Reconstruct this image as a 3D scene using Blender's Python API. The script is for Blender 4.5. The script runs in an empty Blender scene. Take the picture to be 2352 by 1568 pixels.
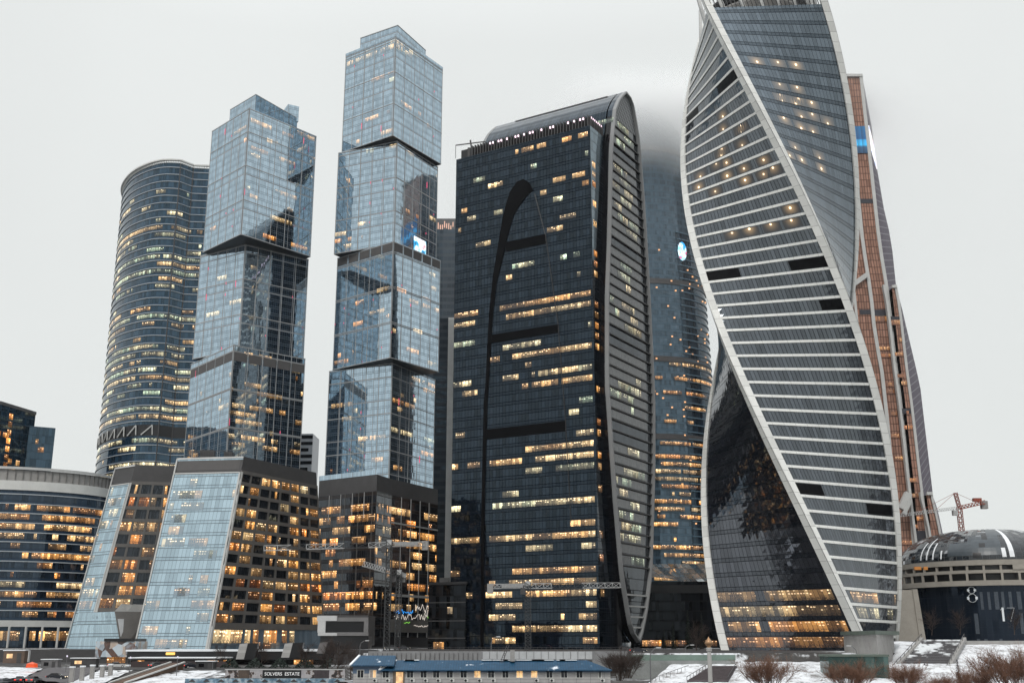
import bpy, math, random
from mathutils import Vector as V
R = random.Random(11)
sc = bpy.context.scene
D = bpy.data
rad = math.radians
sin, cos, pi = math.sin, math.cos, math.pi

# ---------------------------------------------------------------- camera, world, sun, exposure
ZC, TILT, FPX = 12.0, rad(15.1), 2560.0
cam = D.cameras.new('camera'); cam.sensor_width = 36; cam.lens = FPX/2352*36
cam.clip_end = 20000; cam.clip_start = 1
camo = D.objects.new('camera', cam); sc.collection.objects.link(camo)
camo.location = (0, 0, ZC); camo.rotation_euler = (pi/2+TILT, 0, 0)
sc.camera = camo
w = D.worlds.new('World'); sc.world = w; w.use_nodes = True
nt = w.node_tree; nt.nodes.clear()
wo = nt.nodes.new('ShaderNodeOutputWorld'); bg = nt.nodes.new('ShaderNodeBackground')
sky = nt.nodes.new('ShaderNodeTexSky'); sky.sky_type = 'NISHITA'; sky.sun_disc = False
sky.sun_elevation = rad(50); sky.sun_rotation = rad(200)
tc = nt.nodes.new('ShaderNodeTexCoord'); sx = nt.nodes.new('ShaderNodeSeparateXYZ')
rp = nt.nodes.new('ShaderNodeValToRGB')          # overcast cloud deck: brighter towards the zenith
el = rp.color_ramp.elements
el[0].position = 0.0; el[0].color = (.775, .80, .785, 1)
el[1].position = 1.0; el[1].color = (1.5, 1.55, 1.57, 1)
e = el.new(.5); e.color = (.815, .84, .83, 1)
sc10 = nt.nodes.new('ShaderNodeMix'); sc10.data_type = 'RGBA'; sc10.blend_type = 'MULTIPLY'
sc10.inputs[0].default_value = 1; sc10.inputs[7].default_value = (10, 10, 10, 1)
mx = nt.nodes.new('ShaderNodeMix'); mx.data_type = 'RGBA'; mx.inputs[0].default_value = .97
L = nt.links.new
sn = nt.nodes.new('ShaderNodeTexNoise'); sn.inputs['Scale'].default_value = 2.2; sn.inputs['Detail'].default_value = 4
sm = nt.nodes.new('ShaderNodeMapRange'); sm.inputs[1].default_value = .3; sm.inputs[2].default_value = .7; sm.inputs[3].default_value = .965; sm.inputs[4].default_value = 1.035
smx = nt.nodes.new('ShaderNodeMix'); smx.data_type = 'RGBA'; smx.blend_type = 'MULTIPLY'; smx.inputs[0].default_value = 1
L(tc.outputs['Generated'], sn.inputs['Vector']); L(sn.outputs[0], sm.inputs[0]); L(sm.outputs[0], smx.inputs[7])
L(tc.outputs['Generated'], sx.inputs[0]); L(sx.outputs['Z'], rp.inputs[0]); L(rp.outputs[0], smx.inputs[6]); L(smx.outputs[2], sc10.inputs[6])
L(sky.outputs[0], mx.inputs[6]); L(sc10.outputs[2], mx.inputs[7]); L(mx.outputs[2], bg.inputs[0])
bg.inputs[1].default_value = .1
L(bg.outputs[0], wo.inputs[0])
sun = D.lights.new('sun', 'SUN'); sun.energy = 1.3; sun.angle = rad(12); sun.color = (1, .96, .9)
suno = D.objects.new('sun', sun); sc.collection.objects.link(suno)
suno.rotation_euler = (rad(40), 0, rad(-18)); suno.location = (0, -50, 300)
sc.view_settings.view_transform = 'Standard'; sc.view_settings.look = 'None'
sc.view_settings.exposure = 0; sc.view_settings.gamma = 1
try: sc.view_settings.use_curve_mapping = False
except Exception: pass
sc.cycles.max_bounces = 24; sc.cycles.glossy_bounces = 4; sc.cycles.diffuse_bounces = 2
sc.cycles.transmission_bounces = 2; sc.cycles.volume_bounces = 24; sc.cycles.transparent_max_bounces = 4
sc.cycles.volume_step_rate = .25; sc.cycles.volume_max_steps = 256
sc.cycles.use_denoising = True
try: sc.cycles.denoising_input_passes = 'RGB_ALBEDO_NORMAL'; sc.cycles.denoising_prefilter = 'ACCURATE'
except Exception: pass

# ---------------------------------------------------------------- view geometry helpers (a pixel of the 2352 px photograph -> a point in the world)
S_, C_ = sin(TILT), cos(TILT)
def ray(u, v):
    a = (u-1176)/FPX; b = (784-v)/FPX
    return V((a, C_-S_*b, S_+C_*b))
def at(u, v, Y):
    r = ray(u, v); k = Y/r.y
    return V((r.x*k, Y, ZC+r.z*k))
def onz(u, v, z):
    r = ray(u, v); k = (z-ZC)/r.z
    return V((r.x*k, r.y*k, z))
def onp(u, v, o, n):
    r = ray(u, v); c = V((0, 0, ZC)); k = (o-c).dot(n)/r.dot(n)
    return c+r*k
def proj(p):
    d = C_*p.y+S_*(p.z-ZC); up = -S_*p.y+C_*(p.z-ZC)
    return 1176+FPX*p.x/d, 784-FPX*up/d
def interp(x, xs, ys):
    if x <= xs[0]: return ys[0]
    for i in range(1, len(xs)):
        if x <= xs[i]:
            t = (x-xs[i-1])/(xs[i]-xs[i-1]+1e-9); return ys[i-1]+(ys[i]-ys[i-1])*t
    return ys[-1]

# ---------------------------------------------------------------- material helpers
class NB:
    def __init__(s, name):
        s.mat = D.materials.new(name); s.mat.use_nodes = True
        s.t = s.mat.node_tree; s.n = s.t.nodes; s.n.clear()
        s.out = s.n.new('ShaderNodeOutputMaterial')
    def put(s, inp, val):
        if isinstance(val, bpy.types.NodeSocket): s.t.links.new(val, inp)
        elif isinstance(val, (tuple, list)) and len(val) == 3 and inp.type == 'RGBA': inp.default_value = (*val, 1)
        else: inp.default_value = val
    def m(s, op, a, b=0.0, c=None):
        n = s.n.new('ShaderNodeMath'); n.operation = op
        s.put(n.inputs[0], a); s.put(n.inputs[1], b)
        if c is not None: s.put(n.inputs[2], c)
        return n.outputs[0]
    def vm(s, op, a, b=None):
        n = s.n.new('ShaderNodeVectorMath'); n.operation = op
        s.put(n.inputs[0], a)
        if op == 'SCALE': s.put(n.inputs['Scale'], b)
        elif b is not None: s.put(n.inputs[1], b)
        return n.outputs[0]
    def mix(s, f, a, b, mode='MIX'):
        n = s.n.new('ShaderNodeMix'); n.data_type = 'RGBA'; n.blend_type = mode
        s.put(n.inputs[0], f); s.put(n.inputs[6], a); s.put(n.inputs[7], b)
        return n.outputs[2]
    def uv(s, name='UVMap'):
        n = s.n.new('ShaderNodeUVMap'); n.uv_map = name
        x = s.n.new('ShaderNodeSeparateXYZ'); s.t.links.new(n.outputs[0], x.inputs[0])
        return x.outputs[0], x.outputs[1]
    def comb(s, x, y, z=0.0):
        n = s.n.new('ShaderNodeCombineXYZ')
        s.put(n.inputs[0], x); s.put(n.inputs[1], y); s.put(n.inputs[2], z)
        return n.outputs[0]
    def wn(s, vec):
        n = s.n.new('ShaderNodeTexWhiteNoise'); n.noise_dimensions = '3D'; s.put(n.inputs['Vector'], vec)
        return n.outputs['Value'], n.outputs['Color']
    def noise(s, scale, detail=3, vec=None, rough=.55):
        n = s.n.new('ShaderNodeTexNoise'); n.inputs['Scale'].default_value = scale
        n.inputs['Detail'].default_value = detail; n.inputs['Roughness'].default_value = rough
        if vec is None:
            g = s.n.new('ShaderNodeNewGeometry'); vec = g.outputs['Position']
        s.put(n.inputs['Vector'], vec)
        return n.outputs[0]
    def ramp(s, f, *st):
        n = s.n.new('ShaderNodeValToRGB'); e = n.color_ramp.elements
        e[0].position, e[0].color = st[0][0], (*st[0][1], 1); e[1].position, e[1].color = st[-1][0], (*st[-1][1], 1)
        for p, c in st[1:-1]:
            q = e.new(p); q.color = (*c, 1)
        s.put(n.inputs[0], f); return n.outputs[0]
    def smooth(s, x, a, b):
        n = s.n.new('ShaderNodeMapRange'); n.interpolation_type = 'SMOOTHSTEP'
        s.put(n.inputs[0], x); n.inputs[1].default_value = a; n.inputs[2].default_value = b
        return n.outputs[0]
    def bump(s, h, st=.3, dist=.1):
        n = s.n.new('ShaderNodeBump'); n.inputs['Strength'].default_value = st; n.inputs['Distance'].default_value = dist
        s.put(n.inputs['Height'], h); return n.outputs[0]
    def bsdf(s, **k):
        n = s.n.new('ShaderNodeBsdfPrincipled')
        for a, b in k.items(): s.put(n.inputs[a.replace('_', ' ')], b)
        s.t.links.new(n.outputs[0], s.out.inputs[0]); return s.mat

def f0ior(f): r = math.sqrt(f); return (1+r)/(1-r)

def plain(name, col, rough=.7, var=.25, scale=.6, metal=0, bump=.0, spec=.5, scale2=None):
    n = NB(name)
    a = n.noise(scale, 5); b = n.noise(scale2 or scale*9, 3)
    f = n.m('ADD', n.m('MULTIPLY', a, .65), n.m('MULTIPLY', b, .35))
    lo = tuple(c*(1-var) for c in col); hi = tuple(min(1, c*(1+var)) for c in col)
    c = n.ramp(f, (.3, lo), (.7, hi))
    k = dict(Base_Color=c, Roughness=rough, Metallic=metal, Specular_IOR_Level=spec)
    if bump: k['Normal'] = n.bump(b, bump, .05)
    return n.bsdf(**k)

def glow(name, col, strength, base=(.02, .02, .02)):
    n = NB(name)
    return n.bsdf(Base_Color=base, Emission_Color=col, Emission_Strength=strength, Roughness=.3)

def glass(name, fh, pw, base, tint, f0, frame, lv=.06, lh=.05, sp=0., spc=None, sp_f=.6, pil=0, pilw=.04, pilc=(.3, .3, .32),
          maj=0, majw=.06, jit=.01, var=.35, rough=.04, z0=0., fr_rough=.4):
    """curtain wall: panes of pw x fh metres between frames, spandrel strip of share sp, pilasters every pil metres, belts every maj metres"""
    n = NB(name)
    u, v = n.uv()
    col = n.m('DIVIDE', u, pw); row = n.m('DIVIDE', n.m('SUBTRACT', v, z0), fh)
    fc = n.m('FRACT', col); fr = n.m('FRACT', row)
    ln = n.m('MAXIMUM', n.m('LESS_THAN', fc, lv), n.m('LESS_THAN', fr, lh))
    val, colr = n.wn(n.comb(n.m('FLOOR', col), n.m('FLOOR', row), 3.3))
    mul = n.m('ADD', 1-var, n.m('MULTIPLY', val, 2*var))
    b = n.mix(1.0, base, n.comb(mul, mul, mul), 'MULTIPLY')
    spec = n.m('MULTIPLY', n.m('ADD', .85, n.m('MULTIPLY', val, .3)), .5)
    if sp > 0:
        sm = n.m('LESS_THAN', fr, sp)
        ln = n.m('MAXIMUM', ln, n.m('MULTIPLY', n.m('GREATER_THAN', fr, sp), n.m('LESS_THAN', fr, sp+lh)))
        b = n.mix(sm, b, spc or base)
        spec = n.m('MULTIPLY', spec, n.m('SUBTRACT', 1.0, n.m('MULTIPLY', sm, 1-sp_f)))
    b = n.mix(ln, b, frame)
    big = None
    if pil: big = n.m('LESS_THAN', n.m('FRACT', n.m('DIVIDE', u, pil)), pilw)
    if maj:
        mj = n.m('LESS_THAN', n.m('FRACT', n.m('DIVIDE', n.m('SUBTRACT', v, z0), maj)), majw)
        big = mj if big is None else n.m('MAXIMUM', big, mj)
    if big is not None:
        b = n.mix(big, b, pilc); ln = n.m('MAXIMUM', ln, big)
    spec = n.m('MULTIPLY', spec, n.m('SUBTRACT', 1.0, n.m('MULTIPLY', ln, .85)))
    g = n.n.new('ShaderNodeNewGeometry')
    off = n.vm('SCALE', n.vm('SUBTRACT', colr, (.5, .5, .5)), jit)
    nz = n.n.new('ShaderNodeTexNoise'); nz.inputs['Scale'].default_value = .9; nz.inputs['Detail'].default_value = 1
    off2 = n.vm('SCALE', n.vm('SUBTRACT', nz.outputs['Color'], (.5, .5, .5)), jit*.8)
    n.t.links.new(g.outputs['Position'], nz.inputs['Vector'])
    nn = n.vm('NORMALIZE', n.vm('ADD', g.outputs['Normal'], n.vm('ADD', off, off2)))
    return n.bsdf(Base_Color=b, Roughness=n.m('ADD', rough, n.m('MULTIPLY', ln, fr_rough)), IOR=f0ior(f0),
                  Specular_IOR_Level=spec, Specular_Tint=tint, Normal=nn)

def litmat(name, strength, f0=.05, tint=(.8, .9, 1), hue=None, frame=(.02, .02, .025), mull=.1):
    """a lit room behind glass; UV 'pane' counts panes, UV 'rnd' = (seed, hue)"""
    n = NB(name)
    x, y = n.uv('pane'); r, h = n.uv('rnd')
    px = n.m('FLOOR', x)
    sd = n.m('MULTIPLY', r, 97.0)
    val, colr = n.wn(n.comb(px, sd, 1.7))
    v2, _ = n.wn(n.comb(n.m('FLOOR', n.m('MULTIPLY', x, .34)), sd, 9.1))
    vec = n.comb(n.m('ADD', n.m('MULTIPLY', x, 1.6), n.m('MULTIPLY', sd, 3.1)), n.m('MULTIPLY', y, 2.6), sd)
    # ceiling lamps: a few rows of small bright fittings seen in the upper part of the pane
    gx, gy = n.m('MULTIPLY', x, 1.5), n.m('ADD', n.m('MULTIPLY', y, 3.4), n.m('MULTIPLY', r, .9))
    dx, dy = n.m('SUBTRACT', n.m('FRACT', gx), .5), n.m('SUBTRACT', n.m('FRACT', gy), .5)
    dd = n.m('SQRT', n.m('ADD', n.m('MULTIPLY', dx, n.m('MULTIPLY', dx, .6)), n.m('MULTIPLY', dy, n.m('MULTIPLY', dy, 1.6))))
    on, _ = n.wn(n.comb(n.m('FLOOR', gx), n.m('FLOOR', gy), sd))
    spots = n.m('MULTIPLY', n.m('MULTIPLY', n.m('SUBTRACT', 1.0, n.smooth(dd, .12, .38)), n.m('GREATER_THAN', on, .62)), n.smooth(y, .40, .62))
    low = n.smooth(n.noise(2.2, 2, vec), .42, .55)                         # desks and people against the light
    dark = n.m('MULTIPLY', low, n.m('SUBTRACT', 1.0, n.smooth(y, .12, .42)))
    blind, _ = n.wn(n.comb(px, sd, 8.8)); drop = n.m('GREATER_THAN', y, n.m('SUBTRACT', 1.35, blind))   # blinds let down to different heights
    bri = n.m('ADD', .05, n.m('MULTIPLY', n.m('MULTIPLY', val, n.smooth(v2, .1, .95)), .80))
    bri = n.m('MULTIPLY', bri, n.m('ADD', .75, n.m('MULTIPLY', drop, .35)))
    bri = n.m('ADD', bri, n.m('MULTIPLY', spots, 1.3))
    bri = n.m('MULTIPLY', bri, n.m('SUBTRACT', 1.0, n.m('MULTIPLY', dark, .8)))
    w_, _ = n.wn(n.comb(sd, 5.5, 2.2))
    bri = n.m('MULTIPLY', bri, n.m('ADD', .45, n.m('MULTIPLY', w_, .9)))
    c = n.ramp(n.m('ADD', h, n.m('MULTIPLY', n.m('SUBTRACT', val, .5), .12)),
               (0, (1, .28, .035)), (.3, (1, .45, .11)), (.6, (1, .66, .30)), (.8, (.97, .80, .46)), (1, (.55, .72, .50)))
    c = n.mix(n.m('MULTIPLY', spots, .45), c, (1, .9, .68))
    ln = n.m('LESS_THAN', n.m('FRACT', x), mull)
    st = n.m('MULTIPLY', n.m('MULTIPLY', bri, strength*1.15), n.m('SUBTRACT', 1.0, n.m('MULTIPLY', ln, .85)))
    return n.bsdf(Base_Color=frame, Roughness=.06, IOR=f0ior(f0), Specular_Tint=tint, Emission_Color=c, Emission_Strength=st)

def spotmat(name, strength, base, f0):
    """panes with one ceiling lamp glowing behind them; UV 'pane' is centred on the lamp"""
    n = NB(name)
    x, y = n.uv('pane'); r, h = n.uv('rnd')
    d = n.m('SQRT', n.m('ADD', n.m('MULTIPLY', x, x), n.m('MULTIPLY', n.m('MULTIPLY', y, y), 1.0)))
    core = n.m('POWER', n.m('MAXIMUM', n.m('SUBTRACT', 1.0, n.m('MULTIPLY', d, 2.3)), 0.0), 1.4)
    halo = n.m('POWER', n.m('MAXIMUM', n.m('SUBTRACT', 1.0, n.m('MULTIPLY', d, .42)), 0.0), 2.0)
    st = n.m('ADD', n.m('MULTIPLY', core, 3.2), n.m('MULTIPLY', halo, .36))
    st = n.m('MULTIPLY', n.m('MULTIPLY', st, strength), n.m('ADD', .2, r))
    c = n.mix(core, (1, .64, .30), (1, .90, .70))
    return n.bsdf(Base_Color=base, Roughness=.06, IOR=f0ior(f0), Emission_Color=c, Emission_Strength=st)

# ---------------------------------------------------------------- mesh helpers
WL = {}                                                # world location of every root
class MB:
    def __init__(s): s.v = []; s.f = []; s.uv = []; s.rn = []; s.pn = []; s.mi = []; s.cm = 0
    def vert(s, p, uv=(0, 0), pn=(0, 0), rn=(0, 0)):
        s.v.append(V(p)); s.uv.append(uv); s.pn.append(pn); s.rn.append(rn); return len(s.v)-1
    def face(s, ids): s.f.append(tuple(ids)); s.mi.append(s.cm)
    def poly(s, pts, uv=None, pn=None, rn=(0, 0)):
        pts = [V(p) for p in pts]
        n = (pts[1]-pts[0]).cross(pts[2]-pts[0])
        if uv is None:
            if n.length > 0 and abs(n.z)/n.length > .9: uv = [(p.x, p.y) for p in pts]
            else:
                h = V((pts[1]-pts[0])); h.z = 0
                if h.length < 1e-6: h = V((pts[2]-pts[0])); h.z = 0
                if h.length < 1e-6: h = V((1, 0, 0))
                h.normalize(); uv = [((p-pts[0]).dot(h), p.z) for p in pts]
        s.face([s.vert(p, uv[i], pn[i] if pn else (0, 0), rn) for i, p in enumerate(pts)])
    def hexa(s, b, t):                                 # bottom loop and top loop, both counter-clockwise seen from above
        k = len(b)
        for i in range(k):
            j = (i+1) % k; s.poly([b[i], b[j], t[j], t[i]])
        s.poly(list(t)); s.poly(list(reversed(b)))
    def prism(s, pl, z0, z1): s.hexa([V((p[0], p[1], z0)) for p in pl], [V((p[0], p[1], z1)) for p in pl])
    def box(s, c, d, rz=0.):
        x, y, z = c; a, b, h = d[0]/2, d[1]/2, d[2]/2; q, r = cos(rz), sin(rz)
        pl = [(x+i*q-j*r, y+i*r+j*q) for i, j in ((-a, -b), (a, -b), (a, b), (-a, b))]
        s.prism(pl, z-h, z+h)
    def beam(s, a, b, wd, ht=None):
        a, b = V(a), V(b); d = (b-a)
        if d.length < 1e-6: return
        d.normalize(); up = V((0, 0, 1)) if abs(d.z) < .95 else V((0, 1, 0))
        x = d.cross(up).normalized()*wd/2; y = x.cross(d).normalized()*(ht or wd)/2
        A = [a-x-y, a+x-y, a+x+y, a-x+y]; B = [p+(b-a) for p in A]
        for i in range(4):
            j = (i+1) % 4; s.poly([A[i], A[j], B[j], B[i]])
        s.poly(list(reversed(A))); s.poly(B)
    def tube(s, pts, rs, n=8):
        pts = [V(p) for p in pts]; rows = []
        for i, p in enumerate(pts):
            d = (pts[min(i+1, len(pts)-1)]-pts[max(i-1, 0)]).normalized()
            up = V((0, 0, 1)) if abs(d.z) < .9 else V((0, 1, 0))
            x = d.cross(up).normalized(); y = x.cross(d)
            rows.append([s.vert(p+(x*cos(2*pi*k/n)+y*sin(2*pi*k/n))*rs[i], (k/n, p.z)) for k in range(n)])
        for i in range(len(rows)-1):
            for k in range(n): s.face([rows[i][k], rows[i][(k+1) % n], rows[i+1][(k+1) % n], rows[i+1][k]])
        s.face(list(reversed(rows[0]))); s.face(rows[-1])
    def lathe(s, c, prof, n=32, a0=0., a1=2*pi):
        rows = []
        for r, z in prof:
            rows.append([s.vert((c[0]+r*cos(a0+(a1-a0)*k/n), c[1]+r*sin(a0+(a1-a0)*k/n), z), ((a1-a0)*k/n*prof[0][0], z)) for k in range(n+1)])
        for i in range(len(rows)-1):
            for k in range(n): s.face([rows[i][k], rows[i][k+1], rows[i+1][k+1], rows[i+1][k]])
    def lattice(s, a, b, wd, n, t=.12, tri=False):
        a, b = V(a), V(b); d = (b-a).normalized(); up = V((0, 0, 1)) if abs(d.z) < .9 else V((0, 1, 0))
        x = d.cross(up).normalized()*wd/2; y = x.cross(d).normalized()*wd/2
        o = [-x-y, x-y, y*1.0] if tri else [-x-y, x-y, x+y, -x+y]
        k = len(o)
        for q in o: s.beam(a+q, b+q, t)
        for i in range(n):
            p0 = a+(b-a)*(i/n); p1 = a+(b-a)*((i+1)/n)
            for j in range(k):
                s.beam(p0+o[j], p1+o[(j+1) % k], t*.7); s.beam(p0+o[j], p0+o[(j+1) % k], t*.7)
    def grid(s, f, s0, s1, z0, z1, ns, nz, off=0., pn=None, rn=(0, 0)):
        rows = []
        for j in range(nz+1):
            z = z0+(z1-z0)*j/nz; row = []
            for i in range(ns+1):
                a = s0+(s1-s0)*i/ns; p = f(a, z)
                if off: p = p+nrm(f, a, z)*off
                q = (pn[0]+(pn[1]-pn[0])*i/ns, pn[2]+(pn[3]-pn[2])*j/nz) if pn else (0, 0)
                row.append(s.vert(p, (a, z), q, rn))
            rows.append(row)
        for j in range(nz):
            for i in range(ns): s.face([rows[j][i], rows[j][i+1], rows[j+1][i+1], rows[j+1][i]])
    def strip(s, f, s0, s1, z0, z1, dep, ns, back=0.):  # a ledge on a wall: front, top and bottom faces and ends
        for i in range(ns):
            a, b = s0+(s1-s0)*i/ns, s0+(s1-s0)*(i+1)/ns
            P = [f(a, z0), f(b, z0), f(b, z1), f(a, z1)]; n = [nrm(f, a, z0), nrm(f, b, z0), nrm(f, b, z1), nrm(f, a, z1)]
            O = [p+m*dep for p, m in zip(P, n)]; I = [p-m*back for p, m in zip(P, n)]
            s.poly(O, [(a, z0), (b, z0), (b, z1), (a, z1)]); s.poly([I[0], I[1], O[1], O[0]]); s.poly([O[3], O[2], I[2], I[3]])
            if i == 0: s.poly([I[0], O[0], O[3], I[3]])
            if i == ns-1: s.poly([O[1], I[1], I[2], O[2]])
    def build(s, name, mat, parent=None, smooth=False, kind=None, label=None):
        root = parent
        o = V((0, 0, 0))
        if parent is not None:
            o = WL.get(parent.name, o)
        me = D.meshes.new(name); me.from_pydata([tuple(p-o) for p in s.v], [], s.f)
        mats = mat if isinstance(mat, (list, tuple)) else [mat]
        for q in mats: me.materials.append(q)
        if len(mats) > 1: me.polygons.foreach_set('material_index', s.mi)
        li = [0]*len(me.loops); me.loops.foreach_get('vertex_index', li)
        for nm, src in (('UVMap', s.uv), ('pane', s.pn), ('rnd', s.rn)):
            if nm != 'UVMap' and not any(a != (0, 0) for a in src[:200]): continue
            ly = me.uv_layers.new(name=nm); ly.data.foreach_set('uv', [c for i in li for c in src[i]])
        if smooth: me.polygons.foreach_set('use_smooth', [True]*len(me.polygons))
        me.update()
        ob = D.objects.new(name, me); sc.collection.objects.link(ob)
        if parent is not None: ob.parent = parent; WL[ob.name] = o
        if kind: ob['kind'] = kind
        if label: ob['label'] = label
        return ob

def nrm(f, a, z, h=.05):
    d = (f(a+h, z)-f(a-h, z)).cross(f(a, z+h)-f(a, z-h))
    return d.normalized()
def thing(name, label, cat, loc=(0, 0, 0), group=None):
    o = D.objects.new(name, None); sc.collection.objects.link(o); o.location = loc; o.empty_display_size = .5
    o['label'] = label; o['category'] = cat
    if group: o['group'] = group
    WL[o.name] = V(loc); return o
def tag(o, label, cat, group=None):
    o['label'] = label; o['category'] = cat
    if group: o['group'] = group
    return o
def dup(root, loc, rz=0., label=None, sc_=None):
    r = root.copy(); sc.collection.objects.link(r); r.location = loc; r.rotation_euler = (0, 0, rz)
    if sc_: r.scale = (sc_, sc_, sc_)
    if label: r['label'] = label
    for ch in list(root.children):
        c = ch.copy(); sc.collection.objects.link(c); c.parent = r
        for g in list(ch.children):
            d = g.copy(); sc.collection.objects.link(d); d.parent = c
    return r

def wline(A, B):                                       # vertical wall from A to B (left to right seen from outside)
    A, B = V((A[0], A[1], 0)), V((B[0], B[1], 0)); L_ = (B-A).length; d = (B-A)/L_
    f = lambda s, z: V((A.x+d.x*s, A.y+d.y*s, z))
    f.L = L_; return f
def wquad(A0, B0, A1, B1):                             # leaning wall: bottom A0 B0, top A1 B1
    A0, B0, A1, B1 = V(A0), V(B0), V(A1), V(B1); L_ = (B0-A0).length
    def f(s, z):
        t = (z-A0.z)/(A1.z-A0.z); a = A0.lerp(A1, t) if 0 <= t <= 1 else A0+(A1-A0)*t; b = B0.lerp(B1, t) if 0 <= t <= 1 else B0+(B1-B0)*t
        p = a+(b-a)*(s/L_); return V((p.x, p.y, z))
    f.L = L_; return f
def wpoly(pts):                                        # vertical wall along a polyline
    P = [V((p[0], p[1], 0)) for p in pts]; acc = [0.]
    for i in range(1, len(P)): acc.append(acc[-1]+(P[i]-P[i-1]).length)
    def f(s, z):
        i = 1
        while i < len(acc)-1 and s > acc[i]: i += 1
        t = (s-acc[i-1])/(acc[i]-acc[i-1]); p = P[i-1]+(P[i]-P[i-1])*t
        return V((p.x, p.y, z))
    f.L = acc[-1]; f.acc = acc; return f
def smooth_arc(pts, n):                                # Catmull-Rom through plan points
    P = [V((p[0], p[1], 0)) for p in pts]; out = []
    for i in range(len(P)-1):
        a, b, c, d = P[max(i-1, 0)], P[i], P[i+1], P[min(i+2, len(P)-1)]
        for k in range(n):
            t = k/n
            out.append(.5*((2*b)+(c-a)*t+(2*a-5*b+4*c-d)*t*t+(3*b-a-3*c+d)*t**3))
    out.append(P[-1]); return out

class Lit:                                             # the lit windows of one building
    def __init__(s, host): s.host = host; s.w = []
    def add(s, f, fl, z, fh, i0, n, pw, s0=0., hue=.5, lo=.28, hi=.93, mat=0, nsub=1, off=.06):
        s.w.append((n*pw*fh, f, s0+i0*pw, s0+(i0+n)*pw, z+fh*lo, z+fh*hi, n, hue, mat, nsub, off))
    def fill(s, f, z0, z1, fh, pw, dens, hue=(.4, .8), s0=0., s1=None, maxrun=6, mat=0, lo=.28, hi=.93, nsub=1, off=.06, rnd=R, skip=None):
        s1 = s1 if s1 is not None else f.L; n = int((s1-s0)/pw); k = 0; z = z0
        while z+fh <= z1+.01:
            d = dens(k, z) if callable(dens) else dens
            fh_ = rnd.uniform(*hue); i = 0
            while i < n:
                if rnd.random() < d:
                    r = min(n-i, rnd.randint(1, maxrun) if rnd.random() < .6 or maxrun < 6 else rnd.randint(maxrun, maxrun*2))
                    if not (skip and skip(s0+i*pw, s0+(i+r)*pw, z)):
                        s.add(f, k, z, fh, i, r, pw, s0, min(1, max(0, fh_+rnd.uniform(-.12, .12))), lo, hi, mat, nsub, off)
                    i += r
                else: i += rnd.randint(1, max(1, maxrun//2))
            k += 1; z += fh
    def emit(s, mats, cap=90, name='window'):
        s.w.sort(key=lambda a: -a[0]); rest = MB()
        for j, (ar, f, a, b, za, zb, n, hue, mat, ns, off) in enumerate(s.w):
            own = j < cap; mb = MB() if own else rest
            mb.cm = 0 if own else mat
            sd = R.random()
            mb.grid(f, a, b, za, zb, max(1, ns*n), 1, off, (0, n, 0, 1), (sd+.001, hue))
            if own: mb.build(name, mats[mat], s.host)
        if rest.f: rest.build(name, mats, s.host, kind='stuff')

# ---------------------------------------------------------------- shared materials
M = {}
M['white_metal'] = plain('white_metal', (.62, .62, .60), .5, .10, .25, spec=.3)
M['pale_cladding'] = plain('pale_cladding', (.50, .50, .49), .6, .12, .2)
M['grey_cladding'] = plain('grey_cladding', (.115, .108, .102), .6, .18, .3)
M['dark_grey'] = plain('dark_grey', (.055, .053, .055), .6, .2, .3)
M['black'] = plain('black', (.012, .012, .014), .35, .3, .3)
M['black_gloss'] = plain('black_gloss', (.006, .006, .008), .12, .3, .3, spec=.35)
M['concrete'] = plain('concrete', (.30, .29, .28), .85, .2, .5, bump=.2)
M['roof_grey'] = plain('roof_grey', (.12, .12, .125), .8, .2, .3)
M['snow'] = plain('snow', (.80, .82, .85), .75, .06, .25, bump=.4, spec=.2)
M['pink'] = glow('pink_led', (1, .10, .22), 1.1)
M['soot'] = plain('soot_black', (.004, .004, .005), .6, .3, .3, spec=.12)
M['lit'] = litmat('lit_room', 2.1)
M['lit_coat'] = litmat('lit_room_coated_glass', 1.5, .46, (.62, .84, 1))
M['lit_small'] = litmat('lit_room_small', 1.9, .06, mull=.16)
def soffit(pl, z, nm, par, m): b = MB(); b.poly([V((p[0], p[1], z)) for p in reversed(pl)]); return b.build(nm, m, par)

def block(par, nm, pl, z0, z1, mat, roof=None, shrink=None):
    """four-sided prism of curtain wall with a roof and a soffit; returns the walls left to right"""
    b = MB(); ws = []
    for i in range(len(pl)):
        f = wline(pl[i], pl[(i+1) % len(pl)]); ws.append(f)
        b.grid(f, 0, f.L, z0, z1, 1, 1)
    b.cm = 1
    b.poly([V((p[0], p[1], z1)) for p in pl]); b.poly([V((p[0], p[1], z0)) for p in reversed(pl)])
    b.build(nm, [mat, roof or M['black']], par)
    return ws
def quad4(F, L_, R_): return [L_, F, R_, (L_[0]+R_[0]-F[0], L_[1]+R_[1]-F[1])]
def inset(pl, d):
    c = V((sum(p[0] for p in pl)/len(pl), sum(p[1] for p in pl)/len(pl), 0)); o = []
    for p in pl:
        q = V((p[0], p[1], 0)); o.append(tuple((q+(c-q).normalized()*d)[:2]))
    return o

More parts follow.
